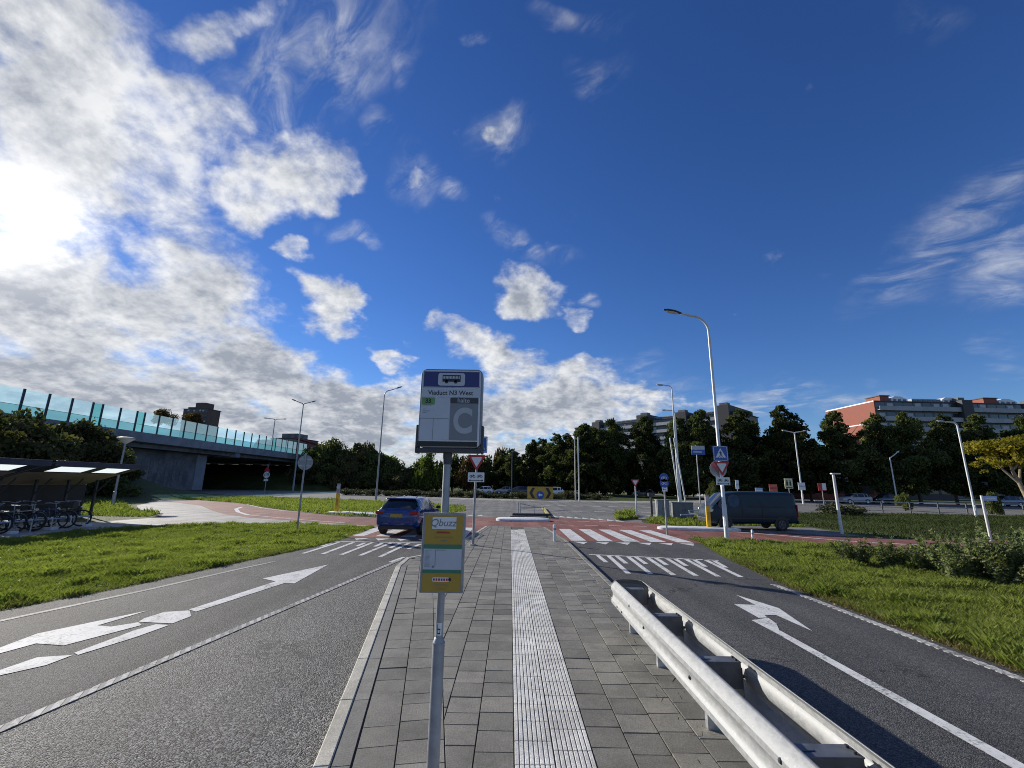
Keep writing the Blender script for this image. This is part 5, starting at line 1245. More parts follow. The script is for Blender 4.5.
for k in range(5): b = MB(); x = 0.2+0.75*k; b.box((x, -3+4.1*k, 2.0-0.05*k), (0.4, 0.5, 3.6)); b.build('post', rr, t)

# ------------------------------------------------------------------ buildings
def block(name, label, p0, p1, depth, H, storeys, wall, para, glass, z0=0.0, bays=14, cat='building', bal=1.1, towers=(), pav=(), gable=None, bands=True, ground=None):
    L = math.hypot(p1[0]-p0[0], p1[1]-p0[1]); rz = math.atan2(p1[1]-p0[1], p1[0]-p0[0])
    t = empty(name, (p0[0], p0[1], z0), rz, label, cat)
    b = MB(); b.box((L/2, depth/2, H/2), (L, depth, H)); b.build('wall', wall, t)
    b = MB(); b.box((L/2, depth/2, H+0.18), (L+0.6, depth+0.6, 0.3)); b.build('roof', K['facade_dark'], t)
    fh = H/storeys
    for s_ in range(storeys):
        z = s_*fh
        b = MB(); b.box((L/2, -0.02, z+fh*0.70), (L-0.6, 0.05, fh*0.56)); ws = b.build('window_band', glass, t)
        b = MB(); n = bays
        for k in range(n+1): b.box((0.3+(L-0.6)*k/n, -0.07, z+fh*0.70), (0.22 if k % 3 else 0.55, 0.08, fh*0.56))
        random.seed(s_*31+int(L)); 
        b.build('mullion', wall, ws)
        if storeys > 2:
            b = MB()
            for k in range(n):
                if random.random() < 0.35: b.box((0.3+(L-0.6)*(k+0.5)/n, -0.05, z+fh*(0.72+0.1*random.random())), ((L-0.6)/n*0.6, 0.02, fh*0.30))
            if b.v: b.build('blind', K['sign_letter'], ws)
        if bal and s_ > 0:
            b = MB(); b.box((L/2, -bal/2-0.1, z+fh*0.20), (L-0.4, bal, 0.16)); b.box((L/2, -bal-0.1, z+fh*0.34), (L-0.4, 0.1, fh*0.42)); b.build('balcony', para, t)
        elif s_ > 0:
            b = MB(); b.box((L/2, -0.06, z+fh*0.2), (L-0.2, 0.12, fh*0.4)); b.build('parapet', para, t)
    for (x, w_, dz) in towers:
        b = MB(); b.box((x, depth/2-0.6, (H+dz)/2), (w_, depth+2.4, H+dz)); tw = b.build('stair_tower', K['facade_dark'], t)
        b = MB(); b.box((x, 1.0, H+dz+0.5), (w_*0.6, 2.5, 1.0)); b.build('vent', K['conc_dark'], tw)
    for (x, w_, hh, kind) in pav:
        b = MB()
        if kind == 'brick': b.box((x, 4, H+hh/2), (w_, 5, hh)); p_ = b.build('chimney', K['brick_red'], t); b = MB(); b.box((x, 4, H+hh+0.12), (w_+.4, 5.4, 0.24)); b.build('coping', K['facade_dark'], p_)
        elif kind == 'white': b.prism([(x-w_/2, H), (x+w_/2, H), (x+w_/2, H+hh*0.6), (x+w_*0.1, H+hh), (x-w_*0.3, H+hh), (x-w_/2, H+hh*0.7)], 1.5, 7, 'y'); p_ = b.build('roof_house', K['sign_white'], t); b = MB(); [b.box((x-w_*0.3+w_*0.3*k, 1.45, H+hh*0.38), (w_*0.16, 0.1, hh*0.4)) for k in range(3)]; b.build('window', glass, p_)
        else:
            b.box((x, 4, H+hh/2), (w_, 5, hh)); p_ = b.build('roof_house', K['parapet'], t); b = MB(); [b.box((x-w_/2+w_*(k+.5)/6, 1.45, H+hh*0.5), (w_/6*0.75, 0.1, hh*0.6)) for k in range(6)]; b.build('window', glass, p_)
    if gable:
        b = MB(); b.box((-0.15, depth/2, H/2), (0.32, depth+0.1, H+0.6)); g_ = b.build('gable_wall', gable, t)
        b = MB()
        for s_ in range(1, storeys, 2): b.box((-0.33, depth/2, s_*fh), (0.06, depth+0.12, 0.30))
        b.box((-0.33, depth/2, H+0.2), (0.10, depth+0.2, 0.35)); b.build('string_course', K['sign_white'], g_)
    return t
block('apartment_building', 'long dark grey apartment slab with stair towers behind the middle trees', (29.5, 203), (77.5, 150), 20, 27.6, 10, K['facade_grey'], K['parapet'], K['glass_win'], bays=24,
      towers=((13, 4.0, 1.6), (36, 5.0, 2.4), (52, 4.5, 1.8), (67.5, 4.5, 2.6)), pav=((24, 14, 1.5, 'w'), (43, 7, 1.4, 'w'), (59.5, 9, 1.3, 'w')))
block('apartment_building', 'brown grey apartment block with red brick gable and white roof houses behind the right trees', (107, 127.4), (170, 129.5), 19, 27.4, 9, K['facade_grey'], K['parapet'], K['glass_win'], bays=22,
      towers=((26.5, 3.2, 0.8), (48.5, 3.2, 0.6)), pav=((4.6, 2.8, 2.1, 'brick'), (9.2, 5.0, 2.1, 'white'), (17.5, 9.0, 1.5, 'w'), (25.2, 5.4, 2.1, 'white'), (37.5, 4.2, 2.1, 'brick'), (43, 5.6, 2.1, 'white')), gable=K['brick_red'])
t = block('tower_block', 'distant dark brown tower block with stepped roof above the viaduct', (-188, 250), (-172.5, 248), 9, 41, 13, K['brick_dark'], K['brick_dark'], K['glass_win'], bays=8, bal=0)
b = MB(); b.box((8.5, 5, 43.1), (6.5, 6, 4.0)); b.build('plant_room', K['brick_dark'], t); b = MB(); b.box((3.2, 5, 41.8), (4, 7, 1.4)); b.build('plant_room', K['brick_dark'], t)
t = block('tower_block', 'distant brown block with pale stepped terraces left of the red railing', (-120.5, 222), (-105.5, 219), 16, 22.4, 7, K['brick_dark'], K['brick_dark'], K['glass_win'], bays=6, bal=0)
b = MB(); b.box((8, 7, 24.0), (9, 8, 2.6)); b.build('plant_room', K['conc_dark'], t)
for k in range(4): b = MB(); b.box((-4.5-1.3*k, 7, 21.5-1.0*k), (9-1.2*k, 12, 1.2)); b.build('terrace', K['parapet'], t)
b = MB(); b.box((-4, 9, 9.5), (8, 12, 19)); b.build('stepped_wing', K['brick_dark'], t)
block('low_building', 'long low dark shop row under the trees with grey parapet', (60, 108), (104, 106), 10, 6.0, 2, K['facade_dark'], K['parapet'], K['glass_win'], bays=16, bal=0)
block('low_building', 'low grey and white flats seen between trunks behind the van', (44, 100), (57, 98.5), 10, 9.5, 3, K['facade_grey'], K['sign_letter'], K['glass_win'], bays=6, bal=0.6)
block('low_building', 'red brick low wing with pale bands below the twin armed lamp trees', (60.5, 88.5), (74.5, 87.5), 9, 6.2, 2, K['brick_red'], K['parapet'], K['glass_win'], bays=4, bal=0, gable=K['brick_red'])
t = empty('street_fence', (30, 43.2, 0), R(-1.5), 'low dark railing along the far side of the grass bank', 'fence')
for k in range(18): b = MB(); b.box((2.6*k, 0, 0.5), (0.09, 0.09, 1.05)); b.build('post', K['dark_metal'], t)
b = MB(); b.box((22, 0, 0.98), (46, 0.06, 0.07)); b.box((22, 0, 0.5), (46, 0.04, 0.05)); b.build('rail', K['galv_dull'], t)
def board(x, y, w_, h_, zc, m_, label, name='notice_board', deco=None, dm=None):
    t = empty(name, (x, y, 0), 0, label, 'sign'); b = MB(); b.tube([(0, 0.06, 0), (0, 0.06, zc+h_/2)], 0.05, 8); b.build('post', K['galv_dull'], t)
    b = MB(); b.box((0, 0, zc), (w_, 0.05, h_)); o = b.build('board', m_, t)
    b = MB()
    if deco == 'people':
        for dx in (-0.22, 0.22): b.disc((dx, -0.035, zc+0.32), 0.11, 'y', 0.01, 10); b.box((dx, -0.035, zc-0.05), (0.24, 0.01, 0.5))
        b.box((0, -0.035, zc-0.55), (0.9, 0.01, 0.12))
    elif deco == 'band': b.box((0, -0.035, zc), (w_*0.8, 0.01, h_*0.2))
    elif deco == 'half': b.box((w_*0.25, -0.035, zc+h_*0.05), (w_*0.5, 0.01, h_*0.9))
    if b.v: b.build('panel', dm or K['blk'], o)
board(38.0, 61.5, 1.1, 1.35, 2.75, plain('pale yellow board', (0.66, 0.63, 0.38), 0.5), 'pale yellow board with two dark figures behind the van roof', deco='people')
board(36.0, 61.8, 1.1, 1.0, 2.1, plain('coral board', (0.60, 0.13, 0.08), 0.5), 'coral red board left of the pale yellow one', deco='band', dm=K['sign_red'])
board(34.4, 62.5, 1.0, 0.7, 1.75, K['sign_sky'], 'small light blue board farthest left behind the van roof', deco='band', dm=K['sign_white'])
board(31.2, 62, 0.45, 1.2, 2.5, K['sign_white'], 'narrow white sign above the van windscreen', deco='band', dm=K['sign_letter'])
board(40.2, 62.2, 0.95, 1.0, 2.4, K['sign_white'], 'white board on the twin armed lamp pole', deco='band', dm=K['sign_letter'])
board(43.2, 62.5, 1.1, 1.0, 2.35, K['sign_red'], 'red and white board right of the twin armed lamp', deco='half', dm=K['sign_white'])
t = empty('traffic_sign', (24.3, 58, 0), 0, 'blue and white direction board among the dark trees above the trailer', 'traffic sign'); b = MB(); b.tube([(0, 0.1, 0), (0, 0.1, 7.4)], 0.07, 8); b.build('post', K['galv_dull'], t)
b = MB(); b.box((0.2, 0, 7.1), (1.7, 0.08, 0.5)); b.build('upper_panel', K['sign_letter'], t); b = MB(); b.box((0.2, 0, 6.5), (1.75, 0.08, 0.6)); dp = b.build('direction_panel', K['sign_blue'], t); b = MB(); b.box((0.1, -0.05, 6.55), (1.1, 0.01, 0.12)); b.build('lettering', K['sign_white'], dp)

# ------------------------------------------------------------------ vegetation
rng = np.random.default_rng(7)
def leaf_mesh(name, blobs, n, size, m_, seed, aspect=0.6, hollow=2.4, flat=0.0, zmin=None):
    """n small leaf-clump faces spread through a set of ellipsoids (cx,cy,cz,rx,ry,rz)"""
    r_ = np.random.default_rng(seed); B = np.array(blobs, float); wv = (B[:, 3]*B[:, 4]*B[:, 5])**0.75; pk = r_.choice(len(B), n, p=wv/wv.sum())
    d_ = r_.normal(size=(n, 3)); d_ /= np.linalg.norm(d_, axis=1)[:, None]; rad = r_.random(n)**(1/hollow)
    rad *= 1+0.16*r_.normal(size=n)*(r_.random(n) < 0.35)
    P = B[pk, :3]+d_*rad[:, None]*B[pk, 3:6]
    nrm = r_.normal(size=(n, 3)); nrm[:, 2] += flat*np.sign(nrm[:, 2]); nrm += d_*0.5; nrm /= np.linalg.norm(nrm, axis=1)[:, None]
    a = np.cross(nrm, r_.normal(size=(n, 3))); a /= np.linalg.norm(a, axis=1)[:, None]; c_ = np.cross(nrm, a)
    s_ = size*(0.55+0.9*r_.random(n))[:, None]
    fold = nrm*s_*0.22
    V_ = np.stack([P-a*s_, P-c_*s_*aspect+fold, P+a*s_, P+c_*s_*aspect+fold], 1).reshape(-1, 3)
    if zmin is not None: V_[:, 2] = np.maximum(V_[:, 2], zmin)
    me = bpy.data.meshes.new(name); me.vertices.add(4*n); me.vertices.foreach_set('co', V_.astype(np.float32).ravel())
    me.loops.add(4*n); me.loops.foreach_set('vertex_index', np.arange(4*n, dtype=np.int32)); me.polygons.add(n); me.polygons.foreach_set('loop_start', np.arange(0, 4*n, 4, dtype=np.int32))
    me.update(calc_edges=True); me.materials.append(m_)
    at_ = me.attributes.new('tint', 'FLOAT', 'FACE'); at_.data.foreach_set('value', np.clip(0.5*r_.random(n)+0.5*np.repeat(0, n)+0.5*(np.sin(B[pk, 0]*7.3+B[pk, 2]*5.1+B[pk, 1]*3.7)*0.5+0.5), 0, 1).astype(np.float32))
    me.validate(); return me
def mobj(name, me, parent): o = bpy.data.objects.new(name, me); COL.objects.link(o); o.parent = parent; return o
L_dark = leafmat('dark summer foliage', (0.028, 0.040, 0.016), (0.110, 0.125, 0.044), 0.4, (0.18, 0.16, 0.06), 0.4)
L_bush = leafmat('brown green thicket leaves', (0.050, 0.052, 0.022), (0.145, 0.128, 0.055), 0.35, (0.15, 0.11, 0.05))
L_mid = leafmat('mid green leaves', (0.050, 0.066, 0.022), (0.140, 0.150, 0.050), 0.35)
L_yel = leafmat('yellow autumn leaves', (0.10, 0.095, 0.018), (0.36, 0.29, 0.030), 0.4, (0.08, 0.11, 0.02), 0.1)
L_lime = leafmat('fresh green leaves', (0.08, 0.11, 0.022), (0.16, 0.18, 0.04), 0.4)
L_rust = leafmat('rusty autumn leaves', (0.07, 0.040, 0.018), (0.13, 0.085, 0.03), 0.3)
L_weed = leafmat('grey green weed leaves', (0.085, 0.105, 0.045), (0.24, 0.27, 0.13), 0.4, (0.42, 0.40, 0.26))
L_hedge = leafmat('grey olive ground shrub leaves', (0.05, 0.055, 0.03), (0.13, 0.13, 0.075), 0.25)
def trunk_mb(h, r_, limbs, seed, spread, top=0.75):
    q_ = random.Random(seed); b = MB()
    pts = [(0, 0, -0.2)]+[(q_.uniform(-.02, .02)*h, q_.uniform(-.02, .02)*h, h*top*k/5) for k in range(1, 6)]
    b.tube(pts, [r_*1.3, r_, r_*.85, r_*.65, r_*.45, r_*.2], 9)
    for k in range(limbs):
        z = h*q_.uniform(0.2, 0.6); a = q_.uniform(0, 6.28); L = spread*q_.uniform(0.5, 0.95)
        b.tube([(0, 0, z), (math.cos(a)*L*.5, math.sin(a)*L*.5, z+L*.35), (math.cos(a)*L, math.sin(a)*L, z+L*.75)], [r_*.4, r_*.25, r_*.08], 6)
    return b
def tree_proto(h, w_, z0, seed, m_, n, leaf, bark, prof, nb=46, r_=0.22):
    q_ = random.Random(seed); bl = []
    for k in range(nb):
        f_ = (k+0.5)/nb; z = z0+(h-z0)*f_; rr_ = w_*prof(f_); a = q_.uniform(0, 6.28); d_ = rr_*q_.uniform(0.15, 0.92)**0.8; s_ = max(0.30, w_*0.22*q_.uniform(0.4, 1.25)*(0.32+0.75*prof(f_)))
        bl.append((math.cos(a)*d_, math.sin(a)*d_, z, s_*1.15, s_*1.15, s_*0.75))
    return leaf_mesh('crown', bl, n, leaf, m_, seed), trunk_mb(h, r_, 9, seed, w_*0.9)
egg = lambda f_: max(0.14, math.sin(min(1, f_*1.9+0.45)*math.pi*0.5)*(1-max(0, f_-0.25)**1.5*1.32))
protos = []
for sd_ in (11, 12, 13, 14):
    me, tb = tree_proto(15.0, 5.8, 1.9, sd_, L_dark, 20000, 0.23, K['bark'], egg, 130, 0.26)
    protos.append((me, tb))
tmesh = {}
def put_tree(i, x, y, h, wsc, label, group='dark trees in the row along the far street', name='street_tree', cat='tree'):
    t = empty(name, (x, y, 0), random.uniform(0, 6.28), label, cat, group); k = h/15.0; t.scale = (k*wsc, k*wsc, k)
    me, tb = protos[i % 4]
    mobj('crown', me, t)
    if i % 4 not in tmesh: o = tb.build('trunk', K['bark'], t, smooth=True); tmesh[i % 4] = o.data
    else: mobj('trunk', tmesh[i % 4], t)
random.seed(21)
TREES = [(0.5, 103, 10.0, .95, 'small dark tree at the left end of the dark row, behind the green mast'), (4.8, 100, 11.8, .85, 'dark tree above the chevron board, second in the dark row'), (9.8, 95, 12.8, .9, 'dark conical tree just left of the slim roundabout lamp'),
         (15.2, 91, 14.2, .95, 'dark tree right of the bare steel mast, before the flats end'), (20.6, 90, 15.4, .85, 'tall dark tree left of the give way sign, under the first stair tower'), (26.0, 86, 15.3, .95, 'tall dark tree above the small give way triangle'),
         (31.0, 82, 14.8, .8, 'dark tree between the cycle sign and the tall lamp posts'), (34.6, 80, 15.6, .85, 'dark tree directly behind the two tall lamp posts'), (40.5, 78, 15.6, .95, 'dark tree behind the zebra sign lamp'),
         (47.6, 76.5, 16.1, .95, 'dark tree behind the dark van, left of the twin armed lamp'), (52.5, 79, 13.2, .8, 'lower dark tree filling the gap behind the twin armed lamp'), (55.6, 75, 15.6, .9, 'dark tree left of the red brick gable'),
         (60.8, 73, 15.2, .8, 'dark tree in front of the red brick gable'), (65.2, 72, 15.3, .85, 'dark tree before the white roof house on the brick building'), (70.0, 71, 14.8, .8, 'dark tree between brick gable tree and bent lamp'),
         (74.8, 70, 14.6, .9, 'dark tree behind the square bent lamp head'), (80.5, 69, 14.4, .85, 'dark tree left of the yellow tree'), (87, 68, 13.6, .95, 'dark tree behind the yellow tree')]
for i, (x, y, h, ws, lb) in enumerate(TREES): put_tree(i, x, y, h*(0.95 if i > 9 else 1.0), ws, lb)
EX = [(-1.8, 105, 9.6, 1.0, 'dark tree starting the row just right of the reddish tree'), (7.2, 104, 12.6, .9, 'dark tree filling the gap behind the chevron board'), (12.6, 100, 13.2, .9, 'dark tree behind the slim lamp and bare mast'), (18.0, 97, 14.5, .9, 'dark tree set back left of the give way sign'), (37.6, 84, 14.2, .9, 'dark tree set back right of the two tall lamps'), (44.0, 83, 14.0, .9, 'dark tree set back above the van windscreen')]
for i, (x, y, h, ws, lb) in enumerate(EX): put_tree(i+1, x, y, h, ws, lb)
# yellow tree
t = empty('autumn_tree', (58.7, 51.3, 0), 0, 'yellow leaved autumn tree with a pale leaning trunk at the right edge', 'tree')
bl = []; q_ = random.Random(5)
for k in range(20): a = q_.uniform(0, 6.28); d_ = q_.uniform(1.6, 4.0); s_ = q_.uniform(0.4, 0.8); bl.append((math.cos(a)*d_, math.sin(a)*d_, q_.uniform(4.3, 5.8), s_, s_, s_*0.7))
for k in range(44): a = q_.uniform(0, 6.28); d_ = q_.uniform(0.2, 4.0); z = 6.7+q_.uniform(-1.8, 2.6)*(1-d_/6.0); s_ = q_.uniform(0.5, 1.1); bl.append((math.cos(a)*d_-0.1, math.sin(a)*d_, z, s_*1.3, s_*1.3, s_*0.6))
mobj('crown', leaf_mesh('crown', bl, 8000, 0.17, L_yel, 77), t)
b = MB(); b.tube([(0, 0, -.2), (-.1, 0, 1.5), (-.6, 0, 3.2), (-1.0, 0, 4.3), (-1.2, 0.2, 6.6)], [.30, .25, .2, .16, .05], 9); b.tube([(-.6, 0, 3.1), (-1.8, .3, 4.6), (-2.6, .4, 6.0)], [.16, .11, .04], 7); b.tube([(-.5, 0, 3.3), (.3, .3, 5.0), (1.2, -.5, 6.6)], [.15, .11, .04], 7); b.tube([(-1.0, 0, 4.5), (-.3, -.8, 6.0), (.4, -2, 6.8)], [.12, .08, .03], 6)
b.build('trunk', K['bark_pale'], t, smooth=True)
def bush_mesh(seed, m_, n, leaf, nb=26, hz=1.0):
    q_ = random.Random(seed); bl = []
    for k in range(nb): a = q_.uniform(0, 6.28); d_ = q_.uniform(0, 0.85); s_ = q_.uniform(0.20, 0.38); z = hz*q_.uniform(0.2, 0.95)*(1-0.45*d_*d_); bl.append((math.cos(a)*d_, math.sin(a)*d_, z-0.05, s_*1.1, s_*1.1, s_*0.8))
    return leaf_mesh('foliage', bl, n, leaf, m_, seed)
def stem_mesh(seed, m_, hz=0.8):
    q_ = random.Random(seed); b = MB()
    for k in range(7): a = q_.uniform(0, 6.28); b.tube([(0, 0, -.1), (math.cos(a)*.2, math.sin(a)*.2, hz*.4), (math.cos(a)*.5, math.sin(a)*.5, hz*.85)], [.03, .02, .006], 5, False)
    o = b.build('stem', m_); me = o.data; bpy.data.objects.remove(o); return me
bsh = [bush_mesh(s_, L_bush, 5200, 0.055) for s_ in (31, 32, 33)]; msh = [bush_mesh(s_, L_mid, 5200, 0.052) for s_ in (41, 42, 43)]; hsh = [bush_mesh(s_, L_hedge, 1500, 0.07) for s_ in (51, 52)]
lim = bush_mesh(61, L_lime, 4000, 0.055); rst = bush_mesh(62, L_rust, 4000, 0.055); dks = [bush_mesh(s_, L_dark, 5200, 0.055) for s_ in (71, 72)]
stm = stem_mesh(5, K['bark'])
def put_bush(me, loc, w_, h_, label, group=None, name='shrub', cat='shrub'):
    t = empty(name, loc, random.uniform(0, 6.28), label, cat, group); t.scale = (w_, w_, h_); mobj('foliage', me, t); mobj('stem', stm, t)
# embankments carrying the viaduct ends
def mound(name, pts, m_):
    b = MB(); b.add([p for row in pts for p in row], [(i*len(pts[0])+j, i*len(pts[0])+j+1, (i+1)*len(pts[0])+j+1, (i+1)*len(pts[0])+j) for i in range(len(pts)-1) for j in range(len(pts[0])-1)]); return tag(b.build(name, m_, smooth=True), kind='structure')
mound('embankment', [[(-34, y, -0.05), (-40, y, 0.6*k), (-48, y, 3.4*k), (-55.2, y, 6.6*k), (-95, y, 6.8*k)] for y, k in ((-30, 1), (20, 1), (48, 1), (55, .9), (60.5, .35), (64, 0.0))], K['grass_bank'])
mound('embankment', [[(8, y, -0.05), (-24, y, 0.8*k), (-38, y, 3.0*k), (-52, y, 6.4*k), (-54.6, y, 7.0*k), (-110, y, 7.2*k)] for y, k in ((104, 0), (109, .3), (120, .8), (135, 1), (220, 1))], K['grass_bank'])
LB = [(-47.5, 33, 2.9, 4.2, 5.0, 'brown green thicket bush at the left frame edge below the glass barrier'), (-48.5, 39, 3.2, 4.2, 4.9, 'thicket bush above the roof light of the left bike shelter'), (-48.5, 44.5, 3.2, 4.0, 5.0, 'thicket bush covering the lower glass of the barrier'), (-49, 49.5, 3.4, 3.8, 4.6, 'thicket bush where the grey viaduct edge first shows'),
      (-44, 37, 1.6, 4.0, 4.2, 'lower thicket bush just behind the left bike shelter'), (-43.5, 43, 1.5, 3.8, 4.2, 'lower thicket bush behind the gap between the shelters'), (-44, 48.5, 1.7, 3.6, 3.9, 'lower thicket bush behind the right shelter roof'), (-46.5, 53.0, 1.8, 2.6, 2.8, 'thicket bush thinning down towards the cone lamp'), (-38.5, 38, 0.2, 3.0, 3.2, 'dark low bush in the shade behind the bicycles'), (-38.5, 43.5, 0.2, 2.3, 2.3, 'dark low bush at the end of the right bike shelter')]
for i, (x, y, z, w_, h_, lb) in enumerate(LB): put_bush(bsh[i % 3] if i < 8 else dks[i % 2], (x, y, z), w_, h_, lb, 'thicket bushes on the left embankment', 'thicket_bush', 'bush')
RB = [(-49.5, 117, 5.2, 5.0, 6.5, 'olive bush touching the dark red railing'), (-45.5, 115, 4.0, 5.2, 8.0, 'tall olive bush right of the dark red railing'), (-40, 116, 3.0, 5.6, 9.0, 'highest rounded olive bush on the hill behind the tall grey lamp'), (-34.5, 115, 2.4, 5.0, 7.8, 'rounded bush just left of the tall grey lamp on the hill'), (-30, 113, 1.5, 4.6, 6.0, 'bush sloping down right of the tall grey lamp'), (-25.5, 112, .9, 4.4, 4.6, 'low bush at the foot of the hill near the blue car roof'),
      (-50, 110, 1.2, 4.5, 6.0, 'dark bush beside the underpass mouth'), (-44, 108.5, .6, 4.6, 5.4, 'dark bush in front of the olive hill, left part'), (-38, 108, .4, 4.8, 5.2, 'dark bush in front of the olive hill, middle part'), (-32, 107.5, .3, 4.6, 4.6, 'dark bush in front of the olive hill, right part'), (-26, 107, .2, 4.4, 3.8, 'dark hedge like bush left of the bus stop flag'), (-21, 106.5, .1, 4.2, 3.6, 'dark hedge like bush under the bus stop flag')]
for i, (x, y, z, w_, h_, lb) in enumerate(RB): put_bush((msh+bsh)[(i*2) % 6] if i < 6 else (msh[i % 3] if i % 2 else bsh[i % 3]), (x, y, z), w_, h_, lb, 'bushes on the hill right of the viaduct', 'hill_bush', 'bush')
MT = [(lim, -18.5, 103, 4.2, 8.4, 'fresh green tree just left of the bus stop pole'), (dks[0], -13.8, 108, 4.0, 9.0, 'dark round tree behind the bus stop pole'), (rst, -9.8, 104, 3.6, 7.4, 'olive rusty tree behind the yellow timetable sign pole'), (msh[1], -6.0, 107, 3.8, 8.2, 'mid green tree behind the give way sign plate'), (rst, -2.6, 110, 3.8, 9.4, 'reddish brown tree right of the give way sign'), (msh[0], 1.6, 112, 3.4, 8.6, 'olive tree behind the dark roundabout mast'), (msh[2], -23, 112, 3.8, 6.8, 'grey green tree behind the blue car, left of the fresh green one')]
for me, x, y, w_, h_, lb in MT: put_bush(me, (x, y, 0.3), w_, h_, lb, 'autumn trees beyond the roundabout', 'autumn_tree', 'tree')
put_bush(rst, (-189, 236, 30.5), 6.5, 7.5, 'autumn treetop before the brown tower block', None, 'autumn_tree', 'tree'); put_bush(rst, (-168.5, 234, 30.2), 5.5, 6, 'round autumn treetop right below the brown tower block', None, 'autumn_tree', 'tree')
hw_ = ['at the far left below the reddish tree', 'behind the chevron board', 'behind the white estate car', 'behind the bare steel mast', 'left of the give way triangle', 'right of the give way triangle', 'behind the cycle sign', 'behind the two tall lamps', 'above the van nose', 'above the van roof', 'left of the twin armed lamp']
for i in range(11): put_bush(dks[i % 2], (1.0+5.2*i, 112-1.6*i, 0), 4.6, 5.2+0.5*(i % 3), 'dark hedge bush under the tree row, '+hw_[i], 'dark hedge under the tree row', 'hedge_bush', 'hedge')
random.seed(8); HB_ = []
for k in range(24):
    a = R(252-5.4*k+20); rr_ = 31.5+random.uniform(-1.5, 1.5)
    HB_.append((8+rr_*math.cos(a-R(35)), 93+rr_*math.sin(a-R(35))))
spots = [(-26+2.3*k, 71.5-0.35*k if k < 12 else 66.5+0.1*k) for k in range(18)]
where = ['left end of the low roundabout planting', 'second from the left end', 'right beside the tall grey lamp base', 'behind the blue car roof', 'over the blue car roof, darker', 'between car and bus stop pole', 'left of the bus stop pole', 'behind the bus stop pole', 'right of the bus stop pole', 'left of the give way pole', 'behind the give way pole', 'right of the give way pole', 'left of the dark mast', 'behind the dark mast', 'left of the chevron board', 'below the chevron board', 'right of the chevron board', 'at the right end of the planting']
for i, (x, y) in enumerate(spots): put_bush(hsh[i % 2], (x, y, 0.0), random.uniform(1.5, 2.1), random.uniform(0.7, 1.25), 'low grey olive shrub '+where[i], 'low shrubs on the roundabout', 'low_shrub', 'shrub')
tag(struct('planting_bed', K['grass_bank'], [circle(8, 94, 31)], 0.02), kind='structure')
put_bush(msh[0], (40.8, 47.0, 0), 0.75, 1.9, 'small sapling on the bank by the street railing, left one'); put_bush(msh[1], (45.6, 42.9, 0), 0.7, 2.0, 'small sapling on the bank beside the square bent lamp'); put_bush(hsh[1], (27.6, 38.5, 0), 1.6, 0.9, 'low dark shrub right of the van tail'); put_bush(hsh[0], (29.5, 39.5, 0), 1.3, 0.8, 'low shrub between the van tail and the path lamp'); put_bush(msh[2], (31.5, 70, 0), 1.2, 2.6, 'small yellow green bush above the van nose')
# weeds in the right verge
def weed_mesh(seed, n_st, h_):
    q_ = random.Random(seed); bl = []; b = MB()
    for k in range(n_st):
        a = q_.uniform(0, 6.28); L = q_.uniform(.1, .5); hh = h_*q_.uniform(.5, 1.0)*(1.15-L*0.7); x, y = math.cos(a)*L, math.sin(a)*L
        b.tube([(x*.3, y*.3, -.05), (x*.7, y*.7, hh*.5), (x, y, hh)], [.007, .005, .002], 4, False)
        for j in range(7): f_ = 0.12+0.88*j/6; bl.append((x*(.3+.7*f_), y*(.3+.7*f_), hh*f_, .10*(1.25-f_*.7), .10*(1.25-f_*.7), .06))
    o = b.build('stem', K['bark']); sm = o.data; bpy.data.objects.remove(o)
    return leaf_mesh('foliage', bl, 190*n_st, 0.032, L_weed, seed, 0.55), sm
wd = [weed_mesh(81, 26, 1.0), weed_mesh(82, 22, 1.0), weed_mesh(83, 30, 1.0)]
random.seed(12)
WS = [(9.9, 13.4, .55, .75), (10.6, 13.0, .6, .95), (11.2, 12.4, .65, 1.0), (11.7, 11.8, .7, 1.15), (10.9, 11.5, .6, .75), (11.6, 10.9, .7, 1.05), (12.3, 11.3, .7, 1.2), (12.3, 10.3, .7, 1.0), (11.6, 9.9, .6, .7), (12.9, 9.9, .7, 1.05), (12.5, 9.2, .65, .8), (13.3, 9.0, .7, .95), (13.6, 10.6, .75, 1.1), (12.6, 13.0, .6, .95), (13.5, 12.0, .65, 1.0), (14.4, 11.2, .7, 1.0), (14.2, 9.4, .7, .9)]
wl = ['at the left end of the weed clump', 'second from the left end', 'with pale tips, left of the middle', 'tall one before the red path', 'low one at the grass front', 'in the middle of the clump', 'tallest, in the middle back', 'in front of the tallest', 'lowest at the grass front', 'right of the middle', 'right front, low', 'near the right edge, front', 'near the right edge, back', 'back row by the red path', 'back row, second', 'back row, under the street name post', 'cut by the right edge']
for i, (x, y, w_, h_) in enumerate(WS):
    t = empty('weed_bush', (x, y, 0), random.uniform(0, 6.28), 'grey green weed bush '+wl[i], 'weed', 'weed bushes on the right verge'); t.scale = (w_*1.9, w_*1.9, h_*random.uniform(0.75, 1.25))
    mobj('foliage', wd[i % 3][0], t); mobj('stem', wd[i % 3][1], t)

